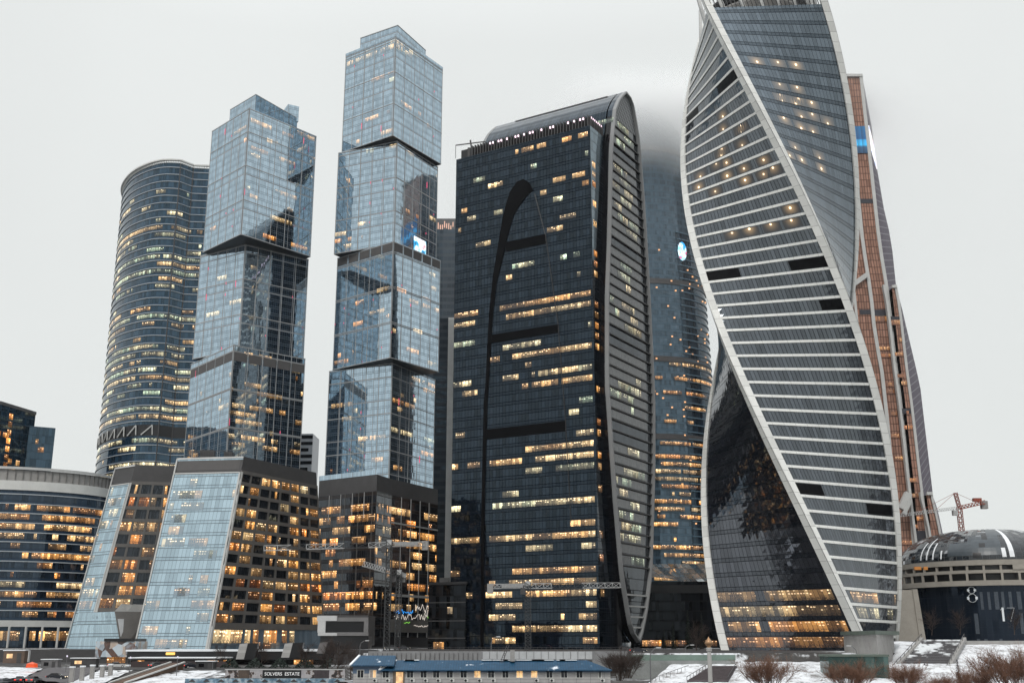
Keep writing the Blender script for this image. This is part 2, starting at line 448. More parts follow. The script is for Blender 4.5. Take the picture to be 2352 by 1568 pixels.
# ---------------------------------------------------------------- the two stacked-block towers
cap_glass = glass('coated_glass', 3.3, 1.05, (.028, .045, .066), (.70, .87, 1), .60, (.10, .12, .14), lv=.05, lh=.045, sp=.28,
                  sp_f=.92, pil=6.3, pilw=.04, pilc=(.25, .25, .255), maj=16.5, majw=.03, jit=.006, var=.5, rough=.03)
fade = {}
def pilasters(par, walls, z0, z1, n, mat):
    for f, k in walls:
        for i in range(k+1):
            b = MB(); s = min(max(f.L*i/k, .3), f.L-.3); b.strip(f, s-.12, s+.12, z0, z1, .10, 1); b.build('pilaster', mat, par)
def ledges(par, walls, zs, mat, h=.5):
    for z in zs:
        b = MB()
        for f in walls: b.strip(f, 0, f.L, z, z+h*.7, .14, 1)
        b.build('ledge', mat, par)
def leds(par, walls, n, z0, z1, seed):
    r = random.Random(seed)
    for i in range(n):
        f = walls[r.randrange(len(walls))]; k = round(r.uniform(0, f.L)/6.3)*6.3; k = min(max(k, .4), f.L-.4)
        z = r.uniform(z0, z1); h = r.choice([.6, .8, 1.2, 3])
        b = MB(); b.strip(f, k-.09, k+.09, z, z+h, .16, 1); b.build('facade_light', M['pink'], par)

pil_m = plain('pilaster_metal', (.36, .36, .36), .5, .15, .3)
def stacked(par, blocks, crown, seed, dens, led_n):
    """blocks: list of (F, L, R, z0, z1)"""
    lit = Lit(par); rr = random.Random(seed)
    for bi, (F, L_, R_, z0, z1) in enumerate(blocks):
        pl = quad4(F, L_, R_)
        ws = block(par, 'glass_block', pl, z0, z1, cap_glass)
        front = [ws[0], ws[1]]
        pilasters(par, [(ws[0], 5), (ws[1], 5)], z0, z1, 5, pil_m)
        nz = int((z1-z0)/16.5)
        ledges(par, front, [z0+.1]+[z0+16.5*k for k in range(1, nz+1)]+[z1-.6], pil_m)
        if bi < len(blocks)-1:
            pass
        for wi, f in enumerate(front):
            lit.fill(f, z0+1, z1-1, 3.3, 1.05, lambda k, z, bi=bi, wi=wi: dens(bi, wi, z)*rr.choice([0, .3, .6, 1, 2.4]), (.2, .75), maxrun=6, lo=.33, hi=.95, mat=0, rnd=rr)
        leds(par, front, led_n, z0+1, z1-6, seed+bi)
    return lit

t3 = thing('glass_skyscraper', 'tallest pale blue glass tower of stacked shifted blocks with an illuminated storey under its crown', 'skyscraper', (-58, 500, 10), 'stacked block towers')
def at2(z, *uv): return [tuple(onz(u, v, z)[:2]) for u, v in uv]
B3 = [(*at2(291, (909, 85), (794, 131), (1017, 162)), 239.5, 291), (*at2(239.4, (912, 323), (777, 351), (1006, 383)), 187.6, 239.4),
      (*at2(188.0, (904, 551), (775, 590), (1012, 596)), 132.8, 187.5), (*at2(132.7, (901, 832), (756, 852), (1000, 872)), 60, 132.7)]
lt = stacked(t3, B3, None, 5, lambda bi, wi, z: (.02, .035, .05, .07)[bi]*(1 if wi == 0 else 1.2), 9)
pl = quad4((-55.4, 482.0), (-75.1, 494), (-43.6, 505.7)); ws = block(t3, 'glass_crown', pl, 291, 301, cap_glass)
ledges(t3, ws[:2], [300.5], pil_m, .5)
b = MB()
for f in (wline(B3[0][1], B3[0][0]), wline(B3[0][0], B3[0][2])): b.strip(f, 0, f.L, 291, 292.6, .12, 1)
b.build('glass_parapet', cap_glass, t3)
for i in range(19):                                    # lit restaurant storey under the crown
    pass
f = wline(B3[0][1], B3[0][0]); lt.fill(f, 284.6, 288, 3.3, 1.05, .75, (.45, .6), 1, f.L-1, 5, 0, .2, .95)
f = wline(B3[0][0], B3[0][2]); lt.fill(f, 284.6, 288, 3.3, 1.05, .75, (.45, .6), 0, f.L*.35, 5, 0, .2, .95)
lt.emit([M['lit_coat']], 95)
mech = plain('louvre_grey', (.085, .08, .08), .7, .12, .4)
for f in (wline(B3[2][1], B3[2][0]), wline(B3[2][0], B3[2][2])):       # plant storey, one panel between each pair of pilasters
    for k in range(5):
        b = MB(); b.strip(f, f.L*k/5+.5, f.L*(k+1)/5-.5, 183.0, 187.0, .1, 1); b.build('louvre_panel', mech, t3)
refl = NB('led_screen_or_reflection'); x_, y_ = refl.uv()  # reflection of a screen on the building opposite, put into emission
nv = refl.noise(.22, 3)
refl_m = refl.bsdf(Base_Color=(.02, .02, .02), Roughness=.2, Emission_Strength=1.3,
                 Emission_Color=refl.ramp(nv, (.36, (.02, .10, .30)), (.45, (.04, .55, .9)), (.52, (.95, .98, 1)), (.6, (.8, .95, 1)), (.66, (.8, .12, .15)), (.74, (.03, .25, .6))))
f = wline(B3[1][0], B3[1][2]); b = MB(); b.strip(f, 15.5, 25.5, 189.2, 197.0, .12, 1); b.build('led_screen_or_reflection', refl_m, t3)  # added panel, glows in place of the mirrored screen

t2 = thing('glass_skyscraper', 'lower stacked block glass tower beside the curved tower, right face dark near the bottom', 'skyscraper', (-119, 490, 10), 'stacked block towers')
B2 = [(*at2(247, (573, 248), (487, 301), (727, 313)), 185.6, 247), (*at2(185.5, (564, 561), (460, 589), (709, 597)), 136.0, 185.5),
      (*at2(133.4, (536, 802), (438, 846), (701, 834)), 50, 135.6)]
lt = stacked(t2, B2, None, 21, lambda bi, wi, z: ((.025, .04), (.012, .08), (.015, .22))[bi][wi], 9)
pl = quad4((-118.6, 468.5), (-134.3, 484), (-103.9, 492.9)); ws = block(t2, 'glass_crown', pl, 247, 257, cap_glass)
ledges(t2, ws[:2], [256.6], pil_m, .4)
p = onz(668, 248, 262); b = MB(); b.box((p.x, p.y+2, 259), (5.5, 6, 8), .5); b.build('plant_room', cap_glass, t2)
lt.emit([M['lit_coat']], 95)
for f in (wline(B2[2][1], B2[2][0]), wline(B2[2][0], B2[2][2])):
    for k in range(5):
        b = MB(); b.strip(f, f.L*k/5+.5, f.L*(k+1)/5-.5, 128.6, 132.4, .1, 1); b.build('louvre_panel', mech, t2)

# ---------------------------------------------------------------- leaning office blocks at their feet
lean_glass = glass('leaning_glass', 4.3, 1.45, (.05, .075, .10), (.72, .90, 1), .62, (.05, .06, .07), lv=.06, lh=.05, sp=.25, sp_f=.92, jit=.014, var=.4, z0=1)
bay_glass = glass('bay_glass', 4.3, 1.2, (.012, .014, .018), (.8, .9, 1), .05, (.02, .02, .02), lv=.1, lh=.02, jit=.02, var=.5)
def office(par, TL, TF, TR, BL, BF, BR, zt, zb, capz, nf, nb, seed, dens, hue):
    P = lambda a, z: V((a[0], a[1], z))
    BK = (TL[0]+TR[0]-TF[0], TL[1]+TR[1]-TF[1])
    fl = wquad(P(BL, zb), P(BF, zb), P(TL, zt), P(TF, zt)); fr = wquad(P(BF, zb), P(BR, zb), P(TF, zt), P(TR, zt))
    b = MB(); b.grid(fl, 0, fl.L, zb, capz, 1, 8); b.build('glass_front', lean_glass, par)
    b = MB(); b.grid(fr, 0, fr.L, zb, capz, 1, 8); b.build('bay_wall', bay_glass, par)
    b = MB(); b.grid(fl, 0, fl.L, capz, zt, 1, 1); b.grid(fr, 0, fr.L, capz, zt, 1, 1)
    b.poly([P(TL, zt), P(TF, zt), P(TR, zt), P(BK, zt)])
    b.poly([P(TR, zt), P(BR, zb), P(BK, zb), P(BK, zt)]); b.poly([P(BK, zt), P(BK, zb), P(BL, zb), P(TL, zt)])
    b.build('louvred_cap', M['dark_grey'], par)
    fh = (capz-zb-9)/nf; z0 = zb+9
    for k in range(nf+1):                              # frame of the bay wall: a band per storey and a pier per bay
        b = MB(); b.strip(fr, 0, fr.L, z0+k*fh-.62, z0+k*fh+.62, .45, 4); b.build('floor_band', M['grey_cladding'], par)
    for k in range(nb+1):
        b = MB(); s = fr.L*k/nb
        for j in range(nf):
            za, zc = z0+j*fh+.62, z0+(j+1)*fh-.62
            b.strip(fr, max(0, s-.55), min(fr.L, s+.55), za, zc, .42, 1)
        b.build('pier', M['grey_cladding'], par)
    b = MB(); b.strip(fr, 0, .9, zb, capz, .6, 1); b.strip(fl, fl.L-.6, fl.L, zb, capz, .3, 1); b.build('corner_trim', M['pale_cladding'], par)
    b = MB(); b.strip(fl, 0, .5, zb, zt, .3, 1); b.strip(fl, 0, fl.L, zt-.6, zt, .3, 1); b.strip(fl, 0, fl.L, capz-.4, capz, .3, 1); b.build('edge_trim', M['pale_cladding'], par)
    rr = random.Random(seed); lit = Lit(par); bw = fr.L/nb
    for j in range(nf):
        for k in range(nb):
            q = rr.random()
            if q > dens: continue
            n = 4 if q < dens*.7 else rr.randint(1, 3); i0 = rr.randint(0, 4-n)
            pw = (bw-1.1)/4; z = z0+j*fh
            lit.add(fr, j, z, fh, i0, n, pw, k*bw+.55, min(1, max(0, rr.gauss(hue, .15))), .62/fh+.02, 1-.62/fh-.02, 0, 1, .05)
    for j in range(int((capz-zb)/4.3)):                # rooms seen through the glazed front
        if rr.random() < .8:
            for _ in range(rr.randint(1, 3)):
                n = rr.randint(1, 6); mxn = int(fl.L/1.45)
                if n >= mxn: continue
                i0 = rr.randint(0, mxn-n)
                lit.add(fl, j, zb+j*4.3, 4.3, i0, n, 1.45, 0, rr.uniform(.35, .8), .28, .96, 1, 1, .05)
    lit.emit([M['lit'], M['lit_front']], 98)
    return fl, fr
M['lit_front'] = litmat('lit_room_glazed_front', 1.2, .42, (.66, .86, 1))
M['lit_hall'] = litmat('lit_hall', 2.6, .12, (.7, .88, 1), frame=(.08, .09, .1))
o1 = thing('office_block', 'nearest leaning office block with sloped pale glass front and grey grid of amber windows', 'office building', (-100, 400, 9), 'leaning office blocks')
fl1, fr1 = office(o1, (-122.5, 404.7), (-97.2, 400.8), (-77.7, 440.5), (-128.9, 393.3), (-102.8, 389.3), (-73, 450), 77, 9, 71.3, 13, 8, 3, .70, .33)
b = MB()                                               # rooftop gear and rail
b.beam((-119, 405.5, 79.6), (-99, 402.5, 79.6), .2); [b.beam((-119+k*2, 405.5-k*.3, 77), (-119+k*2, 405.5-k*.3, 79.6), .12) for k in range(11)]
b.box((-112, 407, 78.6), (5, 3, 3.2)); b.box((-104, 406, 78.2), (3, 3, 2.4))
b.build('rooftop_plant', M['dark_grey'], o1)
b = MB()                                               # dark strip of louvres just under the glazed top edge
b.strip(fl1, 1.0, fl1.L-1.0, 72.2, 75.9, .06, 1); b.build('louvre_panel', mech, o1)
b = MB(); b.strip(fl1, 0, fl1.L, 75.9, 77, .08, 1); b.build('glass_coping', lean_glass, o1)
base_g = glass('base_glass', 5.5, 1.6, (.16, .21, .26), (.7, .88, 1), .3, (.08, .09, .10), lv=.05, lh=.04, jit=.01)
b = MB(); b.strip(fr1, .9, fr1.L, 9.2, 16.6, .5, 1); b.build('base_glazing', base_g, o1)
b = MB(); b.strip(fr1, .9, fr1.L, 16.6, 18.4, .9, 1); b.build('base_band', M['grey_cladding'], o1)
lt = Lit(o1)
for i0, n, h in ((0, 4, .62), (4, 3, .58), (7, 3, .5), (11, 2, .6), (14, 2, .25), (18, 2, .5), (20, 3, .2), (25, 2, .2), (28, 2, .6)):
    lt.add(fr1, 0, 11.6, 4.9, i0, n, 1.55, 1, h, .05, .95, 0, 1, .6)
for i0, n in ((15, 2), (18, 3)): lt.add(fr1, 0, 9.3, 3, i0, n, 1.55, 1, .22, .05, .9, 0, 1, .6)
lt.emit([M['lit_hall']], 20)
o2 = thing('office_block', 'narrow leaning office block between the round office and the nearer leaning block', 'office building', (-150, 430, 9), 'leaning office blocks')
fl2, fr2 = office(o2, (-155.4, 434.5), (-145, 426.7), (-122, 431.8), (-167.2, 432.4), (-156.6, 424.1), (-118, 432.6), 78, 10, 71, 11, 6, 9, .62, .3)

# ---------------------------------------------------------------- dark podium of the tall stacked tower
pod = thing('office_podium', 'dark glass podium full of amber windows under the tallest stacked block tower', 'office building', (-55, 450, 10))
F1 = onz(866, 1089, 77); F2 = onz(901, 1100, 77); Rr = onz(1006, 1124, 77); Ll = onz(733, 1104, 77)
pl = [tuple(p[:2]) for p in (Ll, F1, F2, Rr)]; pl.append((pl[3][0]+pl[0][0]-pl[1][0], pl[3][1]+pl[0][1]-pl[1][1]))
pod_glass = glass('podium_glass', 4.3, 1.1, (.012, .014, .018), (.8, .9, 1), .07, (.035, .03, .03), lv=.1, lh=.06, sp=.28, spc=(.03, .024, .022), sp_f=.4, jit=.02, var=.5, pil=7.5, pilw=.05, pilc=(.1, .095, .09))
ws = block(pod, 'glass_body', pl, 8, 70.4, pod_glass)
b = MB(); b.prism(pl, 70.4, 77); b.build('louvred_cap', M['dark_grey'], pod)
f = ws[0]; b = MB(); b.strip(f, 0, f.L, 77, 79, .1, 1); b.build('glass_parapet', cap_glass, pod)
for f in ws[:3]:
    for k in range(1, 5 if f.L > 20 else 1):
        b = MB(); b.strip(f, f.L*k/5-.12, f.L*k/5+.12, 12 if f is ws[2] else 60, 70.4, .2, 1); b.build('pilaster', pil_m, pod)
b = MB(); b.strip(ws[2], 0, ws[2].L, 30, 31, .5, 1); b.strip(ws[2], 0, ws[2].L, 59, 59.6, .4, 1); b.build('ledge', pil_m, pod)
b = MB(); [b.strip(f, 0, f.L, 8, 14, .3, 1) for f in ws[:3]]; b.build('plinth', M['black'], pod)
b = MB(); b.strip(ws[2], 1, ws[2].L, 16, 21, .25, 1); b.build('fascia_panel', M['grey_cladding'], pod)
lt = Lit(pod); rr = random.Random(4)
lt.fill(ws[0], 23, 68, 4.3, 1.1, lambda k, z: rr.choice([.12, .35, .6, .25]), (.12, .45), maxrun=7, rnd=rr)
lt.fill(ws[1], 23, 68, 4.3, 1.1, .15, (.2, .6), maxrun=3, rnd=rr)
lt.fill(ws[2], 23, 68, 4.3, 1.1, lambda k, z: rr.choice([.12, .3, .7, .3]), (.1, .45), maxrun=7, rnd=rr)
lt.emit([M['lit']], 98)
sg_b = glow('blue_neon', (.03, .35, 1), 1.5); sg_w = glow('white_neon', (1, .9, .8), 1.0); sg_g = glow('green_neon', (.35, 1, .12), 1.2)
def scribble(f, s0, s1, z0, z1, n, mat, seed, nm='neon_sign'):
    r = random.Random(seed); b = MB(); s = s0; pts = []
    for i in range(n):
        s = s0+(s1-s0)*i/(n-1); pts.append((s+r.uniform(-.3, .3), r.uniform(z0, z1)))
    for (a, za), (c, zc) in zip(pts, pts[1:]):
        p, q = f(a, za), f(c, zc); m_ = nrm(f, a, za)*.5; b.beam(p+m_, q+m_, .10)
    b.build(nm, mat, pod)
f = ws[2]; LL = f.L
scribble(f, LL*.12, LL*.48, 23.2, 25.2, 22, sg_b, 1); scribble(f, LL*.52, LL*.98, 24.5, 27.5, 22, sg_w, 2)
scribble(f, LL*.10, LL*.75, 20.8, 23.4, 34, sg_w, 3); scribble(f, LL*.70, LL*.92, 22, 25.5, 16, sg_w, 4)
scribble(f, LL*.5, LL*.9, 18.2, 19.0, 22, sg_w, 5); scribble(f, LL*.93, LL*1.0, 20, 21, 8, sg_b, 6); scribble(f, LL*.3, LL*.42, 19.6, 20.4, 7, sg_g, 7); scribble(f, LL*.8, LL*.86, 21.4, 22.6, 7, sg_g, 8)

# ---------------------------------------------------------------- tall curved tower on the left
nc = thing('curved_skyscraper', 'tall curved dark blue glass tower with white floor fins and a zigzag truss belt', 'skyscraper', (-195, 590, 10))
arc = smooth_arc([(-234, 640), (-229, 612), (-222.8, 596), (-212, 580), (-200, 569.5), (-190.5, 565), (-181.8, 565.5)], 5)
pts = [tuple(p[:2]) for p in arc]+[(-176.6, 572), (-168, 573), (-140, 575)]
nf_ = wpoly(pts); FHc = 4.15; Z1c = 266.; arcL = nf_.acc[len(arc)-1]
nav_glass = glass('navy_glass', FHc, 1.5, (.014, .032, .055), (.55, .8, 1), .085, (.02, .03, .045), lv=.10, lh=.03, sp=.22, spc=(.018, .045, .085), sp_f=.9, jit=.012, var=.6, z0=10)
b = MB(); n = len(pts)-1
for i in range(n): b.grid(nf_, nf_.acc[i]+.001, nf_.acc[i+1]-.0005, 10, Z1c, 1, 1)
back = [V((p[0], p[1], 0)) for p in pts]; BKp = [(-140, 660), (-234, 660)]
ft = wpoly([pts[-1], BKp[0], BKp[1], pts[0]]); [b.grid(ft, ft.acc[i]+.01, ft.acc[i+1]-.01, 10, Z1c, 1, 1) for i in range(3)]
b.build('curtain_wall', nav_glass, nc)
b = MB(); b.poly([V((p[0], p[1], Z1c-.1)) for p in pts+BKp]); b.build('roof', M['roof_grey'], nc)
fin_m = plain('fin_white', (.40, .43, .46), .5, .08, .1)
TB = (114.3, 120.2)                                    # truss belt
for k in range(1, 62):
    z = 10+k*FHc
    if TB[0]-1 < z < TB[1]: continue
    b = MB()
    for i in range(n):
        if i < n-1: b.strip(nf_, nf_.acc[i], nf_.acc[i+1], z-.16, z+.2, .42, 1)
    b.build('floor_fin', fin_m, nc)
b = MB()
for i in range(n-1): b.strip(nf_, nf_.acc[i], nf_.acc[i+1], TB[0], TB[1], .08, 1)
b.build('belt_recess', M['black'], nc)
for k in range(11):
    s0 = 6+k*(arcL-6)/11; s1 = s0+(arcL-6)/11; b = MB(); o_ = lambda s, z: nf_(s, z)+nrm(nf_, s, z)*.5
    b.beam(o_(s0, TB[0]+.5), o_(s0+(s1-s0)*.62, TB[1]-.4), .6); b.beam(o_(s0+(s1-s0)*.62, TB[1]-.4), o_(s0+(s1-s0)*.66, TB[0]+.5), .5); b.build('truss_brace', M['pale_cladding'], nc)
b = MB()
for i in range(n-1): b.strip(nf_, nf_.acc[i]-.2, nf_.acc[i+1]+.2, Z1c+.8, Z1c+1.6, 1.5, 1)
b.build('roof_rim', M['white_metal'], nc)
b = MB()
for k in range(90):
    s = .6+k*(nf_.acc[n-1]-1)/90; b.strip(nf_, s, s+.25, Z1c-.6, Z1c+.8, .6, 1)
b.build('rim_louvres', M['white_metal'], nc)
for s in (arcL, nf_.acc[len(arc)]):
    b = MB(); p = nf_(s, 0); b.box((p.x, p.y-.2, 138), (.5, .5, 256)); b.build('corner_trim', M['dark_grey'], nc)
lt = Lit(nc); rr = random.Random(8)
def dn(k, z):
    if TB[0]-4 < z < TB[1]: return 0
    if z > 228: return rr.choice([0, 0, .02, .1])
    return rr.choice([.12, .4, .65, .8, .25])
lt.fill(nf_, 10, 266, FHc, 1.5, dn, (.5, .95), 8, nf_.acc[n-1]-.5, 7, 0, .34, .84, 1, rnd=rr, off=.1)
lt.emit([M['lit_small']], 98)

# ---------------------------------------------------------------- round office in the left corner
na = thing('curved_office', 'low round office in the left corner with a pale band round its top', 'office building', (-205, 500, 10))
arc = smooth_arc([(-275, 480), (-250, 475.5), (-221.3, 478), (-203.6, 484.4), (-190, 495), (-183.5, 508), (-182, 525)], 6)
pts = [tuple(p[:2]) for p in arc]; fa = wpoly(pts); n = len(pts)-1; FHa = 4.05
na_glass = glass('navy_office_glass', FHa, 1.25, (.012, .02, .032), (.65, .82, 1), .06, (.015, .02, .03), lv=.09, lh=.04, sp=.30, spc=(.012, .026, .048), sp_f=.8, jit=.012, var=.6, z0=21)
b = MB(); [b.grid(fa, fa.acc[i]+.001, fa.acc[i+1]-.0005, 10, 76, 1, 1) for i in range(n)]
ft = wpoly([pts[-1], (-182, 540), (-275, 540), pts[0]]); [b.grid(ft, ft.acc[i]+.01, ft.acc[i+1]-.01, 10, 76, 1, 1) for i in range(3)]
b.build('curtain_wall', na_glass, na)
def ring(nm, z0, z1, dep, m, back=0.):
    b = MB(); [b.strip(fa, fa.acc[i], fa.acc[i+1], z0, z1, dep, 1, back) for i in range(n)]; return b.build(nm, m, na)
ring('top_band', 75.4, 79.4, .5, M['white_metal']); ring('louvred_parapet', 79.5, 84.2, -.6, M['concrete']); ring('coping', 84.3, 85.4, .3, M['pale_cladding'])
b = MB(); b.poly([V((p[0], p[1], 79.3)) for p in pts+[(-182, 540), (-275, 540)]]); b.build('roof', M['roof_grey'], na)
ring('lower_band', 18.4, 21.0, .7, M['pale_cladding'])
for k in range(1, 14): ring('floor_band', 21+k*FHa-.18, 21+k*FHa+.2, .4, fin_m)
for k in range(0, 14):
    s = fa.L*.12+k*6.4
    if s < fa.L: p = fa(s, 10)+nrm(fa, s, 10)*.6; b = MB(); b.tube([(p.x, p.y, 9.5), (p.x, p.y, 18.4)], [.5, .5], 10); b.build('column', M['pale_cladding'], na)
lt = Lit(na); rr = random.Random(15)
lt.fill(fa, 21, 74, FHa, 1.25, lambda k, z: rr.choice([.15, .3, .55, .75]), (.22, .62), 0, fa.L, 6, 0, .34, .92, rnd=rr, off=.1)
lt.fill(fa, 10, 18, 7, 1.25, .6, (.2, .4), 0, fa.L, 3, 0, .4, .95, rnd=rr, off=.1)
lt.emit([M['lit']], 98)

# ---------------------------------------------------------------- dark square tower at the left edge
nb_ = thing('dark_tower', 'dark blue stepped office tower at the left edge rising behind the round office', 'office building', (-262, 560, 10))
nbg = glass('dark_navy_glass', 4.1, 1.5, (.012, .026, .042), (.55, .8, 1), .09, (.04, .06, .08), lv=.05, lh=.07, jit=.012, var=.6)
pA = [(-285, 533), (-254, 542), (-247.5, 569), (-280, 575)]; ws = block(nb_, 'main_block', pA, 10, 126, nbg)
pB = [(-252, 560), (-247.2, 570), (-239, 572), (-244, 590)]; ws2 = block(nb_, 'side_block', [(-262, 560), (-246.5, 566), (-237.2, 571), (-250, 600)], 10, 119.5, nbg)
b = MB(); [b.strip(f, 0, f.L, 126, 127.6, .4, 1) for f in ws[:2]]; b.build('roof_rim', M['roof_grey'], nb_)
lt = Lit(nb_); rr = random.Random(2)
for k in range(14): lt.add(ws[1], k, 66+k*4.1, 4.1, 5, 2, 1.5, 0, .18, .2, .9)
lt.fill(ws[1], 60, 118, 4.1, 1.5, .06, (.2, .5), maxrun=3, rnd=rr); lt.fill(ws2[1], 60, 116, 4.1, 1.5, .14, (.2, .5), maxrun=2, rnd=rr)
lt.emit([M['lit']], 60)

# ---------------------------------------------------------------- far slivers between the towers
st = thing('striped_building', 'far small white building with black striped floors, between the two stacked towers', 'building', (-130, 705, 10))
wh = plain('striped_white', (.55, .56, .58), .6, .05, .2)
b = MB(); b.prism([(-138, 700), (-126.4, 699), (-126, 720), (-138, 720)], 10, 140); b.build('body', wh, st)
for k in range(30):
    z = 18+k*4.1; b = MB(); f = wline((-138, 700), (-126.4, 699)); s0 = R.choice([0, 0, 3.5]); b.strip(f, s0, f.L-(0 if k % 3 else 2.5), z, z+2.1, .1, 1); b.build('window_band', M['black_gloss'], st)
gt = thing('grey_tower', 'far grey tower with a pale ribbed column, left of the black arched tower', 'skyscraper', (-38, 625, 10))
gg = glass('grey_far_glass', 4.2, 2.4, (.05, .062, .076), (.7, .88, 1), .07, (.07, .08, .092), lv=.08, lh=.4, jit=.01, var=.2)
block(gt, 'upper_block', [(-50, 620), (-20, 620), (-20, 650), (-50, 650)], 10, 248, gg)
b = MB(); b.prism([(-49.5, 620.5), (-20.5, 620.5), (-20.5, 649), (-49.5, 649)], 248, 255); b.build('crown', M['roof_grey'], gt)
wl_ = glow('warm_strip', (1, .6, .45), 1.0)
for k in range(9): b = MB(); b.box((-45+k*1.25, 620.3, 251.2-(k % 4)*.9), (.5, .3, 5-(k % 3))); b.build('crown_light', wl_, gt)
gd = glass('grey_dark_glass', 4.2, 2.4, (.026, .032, .04), (.7, .88, 1), .05, (.04, .046, .055), lv=.04, lh=.45, jit=.01, var=.2)
block(gt, 'lower_block', [(-44, 606), (-14, 606), (-14, 619.8), (-44, 619.8)], 10, 189, gd)
b = MB()
for k in range(5): b.box((-35.6+k*.72, 603.8, 104), (.34, .6, 168))
b.box((-34.2, 604.6, 104), (3.4, 1.2, 170)); b.build('ribbed_column', M['pale_cladding'], gt)
b = MB(); b.box((-42, 603, 184), (.35, .4, 6)); b.build('column_light', wl_, gt)
dkg = glass('dim_glass', 4.2, 1.6, (.006, .007, .009), (.8, .9, 1), .016, (.012, .012, .013), lv=.07, lh=.10, jit=.03, var=.8)
gp = thing('dark_annex', 'low black glass annex wedged between the amber podium and the black arched tower', 'building', (-28, 440, 9))
b = MB(); b.prism([(-33, 452), (-18, 445), (-14, 470), (-30, 480)], 8, 34); b.build('body', dkg, gp)
f = wline((-33, 452), (-18, 445))
for z in (13.5, 20, 27): b = MB(); b.strip(f, 0, f.L, z, z+.35, .2, 1); b.build('ledge', M['dark_grey'], gp)
lt = Lit(gp); lt.add(f, 0, 9, 4, 2, 4, 1.2, 0, .3, .1, .8); lt.add(f, 0, 22, 4.2, 7, 2, 1.2, 0, .6, .2, .8); lt.emit([M['lit_small']], 9)
b = MB(); b.box((-27, 456, 36), (4, 3, 2)); b.box((-21, 453, 35.8), (2.5, 2.5, 1.6)); b.build('rooftop_plant', M['dark_grey'], gp)
b = MB(); b.prism([(-33.4, 451.6), (-17.6, 444.6), (-13.6, 470.4), (-30, 480.4)], 34, 35); b.build('roof_slab', M['black'], gp)

# ---------------------------------------------------------------- black tower with an arch on its front and a lens-shaped end
im = thing('arched_tower', 'black glass tower with a dark arch on its front and a pale oval end frame', 'skyscraper', (8, 440, 9))
IO = V((31.7, 417.1, 0)); E1 = V((.858, -.514, 0)).normalized(); E2 = V((-E1.y, E1.x, 0))
def il(p, q, z): a = IO+E1*p+E2*q; return V((a.x, a.y, z))
SL, ZT = 65.4, 216.0
FHi = 4.25
imp_glass = glass('black_blue_glass', FHi, 1.5, (.005, .008, .013), (.62, .82, 1), .048, (.004, .005, .008), lv=.07, lh=.05, sp=.30, spc=(.005, .008, .014), sp_f=.8, jit=.014, var=.7, z0=10)
slab = [il(-SL, 0, 0), il(0, 0, 0), il(0, 14, 0), il(-SL, 14, 0)]
ws = block(im, 'slab_body', [tuple(p[:2]) for p in slab], 9, ZT, imp_glass)
sf = ws[0]
b = MB(); o = [il(-SL+1.5, 1.6, 0), il(-1.2, 1.6, 0), il(-1.2, 13, 0), il(-SL+1.5, 13, 0)]
b.prism([tuple(p[:2]) for p in o], ZT, ZT+4.6); b.build('parapet_wall', M['black'], im)
b = MB()
for k in range(41):
    p = il(-SL+8+k*(SL-9)/40, .9, ZT+2.4); b.box(p, (.45, 1.2, 5.0), math.atan2(E1.y, E1.x))
for k in range(8):
    p = il(-.5, 1.8+k*1.5, ZT+2.4); b.box(p, (1.0, .45, 5.0), math.atan2(E1.y, E1.x))
b.build('parapet_fins', M['dark_grey'], im)
pl_m = glow('parapet_lamp', (1, .74, .86), 2.6)
for k in list(range(5, 39)):
    if R.random() < .52:
        p = il(-SL+8+(k+.5)*(SL-9)/40, .55, ZT+3.9); b = MB(); b.tube([(p.x, p.y, p.z-.35), (p.x, p.y, p.z+.35)], [.33, .33], 8); b.build('parapet_light', pl_m, im)
for k in range(7): p = il(-.2, 1.9+k*1.5, ZT+4.2); b = MB(); b.tube([(p.x, p.y, p.z-.35), (p.x, p.y, p.z+.35)], [.33, .33], 8); b.build('parapet_light', pl_m, im)
b = MB(); p = il(-SL+6, 3, ZT); b.box((p.x, p.y, ZT+2.5), (3.4, 2.4, 5)); b.beam((p.x, p.y, ZT+5), (p.x-.6, p.y, ZT+9), .7); b.beam((p.x-7, p.y, ZT+6.6), (p.x+6, p.y, ZT+8.4), .4); b.beam((p.x-7, p.y, ZT+6.6), (p.x-7, p.y, ZT+.5), .22)
b.build('maintenance_crane', M['dark_grey'], im)
# profile of the lens in (q, z), read on the plane of its end face
PE = 3.0
def qz(l): 
    o = []
    for u, v in l:
        p = onp(u, v, IO+E1*PE, E1); o.append(((p-IO).dot(E2), p.z))
    return o
left = qz([(1435, 211), (1422, 224), (1411, 248), (1402, 340), (1398, 546), (1393, 677), (1393, 882), (1399, 970), (1411, 1145), (1426, 1320), (1444, 1429), (1457, 1468), (1466, 1475)])
right = qz([(1435, 211), (1446, 225), (1453, 244), (1466, 319), (1477, 459), (1485, 590), (1492, 721), (1498, 852), (1501, 926), (1501, 1057), (1498, 1188), (1494, 1320), (1483, 1407), (1470, 1468), (1466, 1475)])
lz = [a[1] for a in reversed(left)]; lq = [a[0] for a in reversed(left)]
rz_ = [a[1] for a in reversed(right)]; rq = [a[0] for a in reversed(right)]
def smoothq(z, zs, qs):
    h = 4.0; return (interp(z-h, zs, qs)+2*interp(z, zs, qs)+interp(z+h, zs, qs))/4
qL = lambda z: interp(z, lz, lq) if z > lz[-1]-14 or z < 30 else smoothq(z, lz, lq)
qR = lambda z: interp(z, rz_, rq) if z > lz[-1]-14 or z < 30 else smoothq(z, rz_, rq)
ZA, ZB = lz[-1], lz[0]
zs = [ZB+(ZA-ZB)*k/70 for k in range(71)]+[ZA-.15*(k+.01) for k in range(12)]; zs = sorted(set([z for z in zs if ZB <= z <= ZA]))
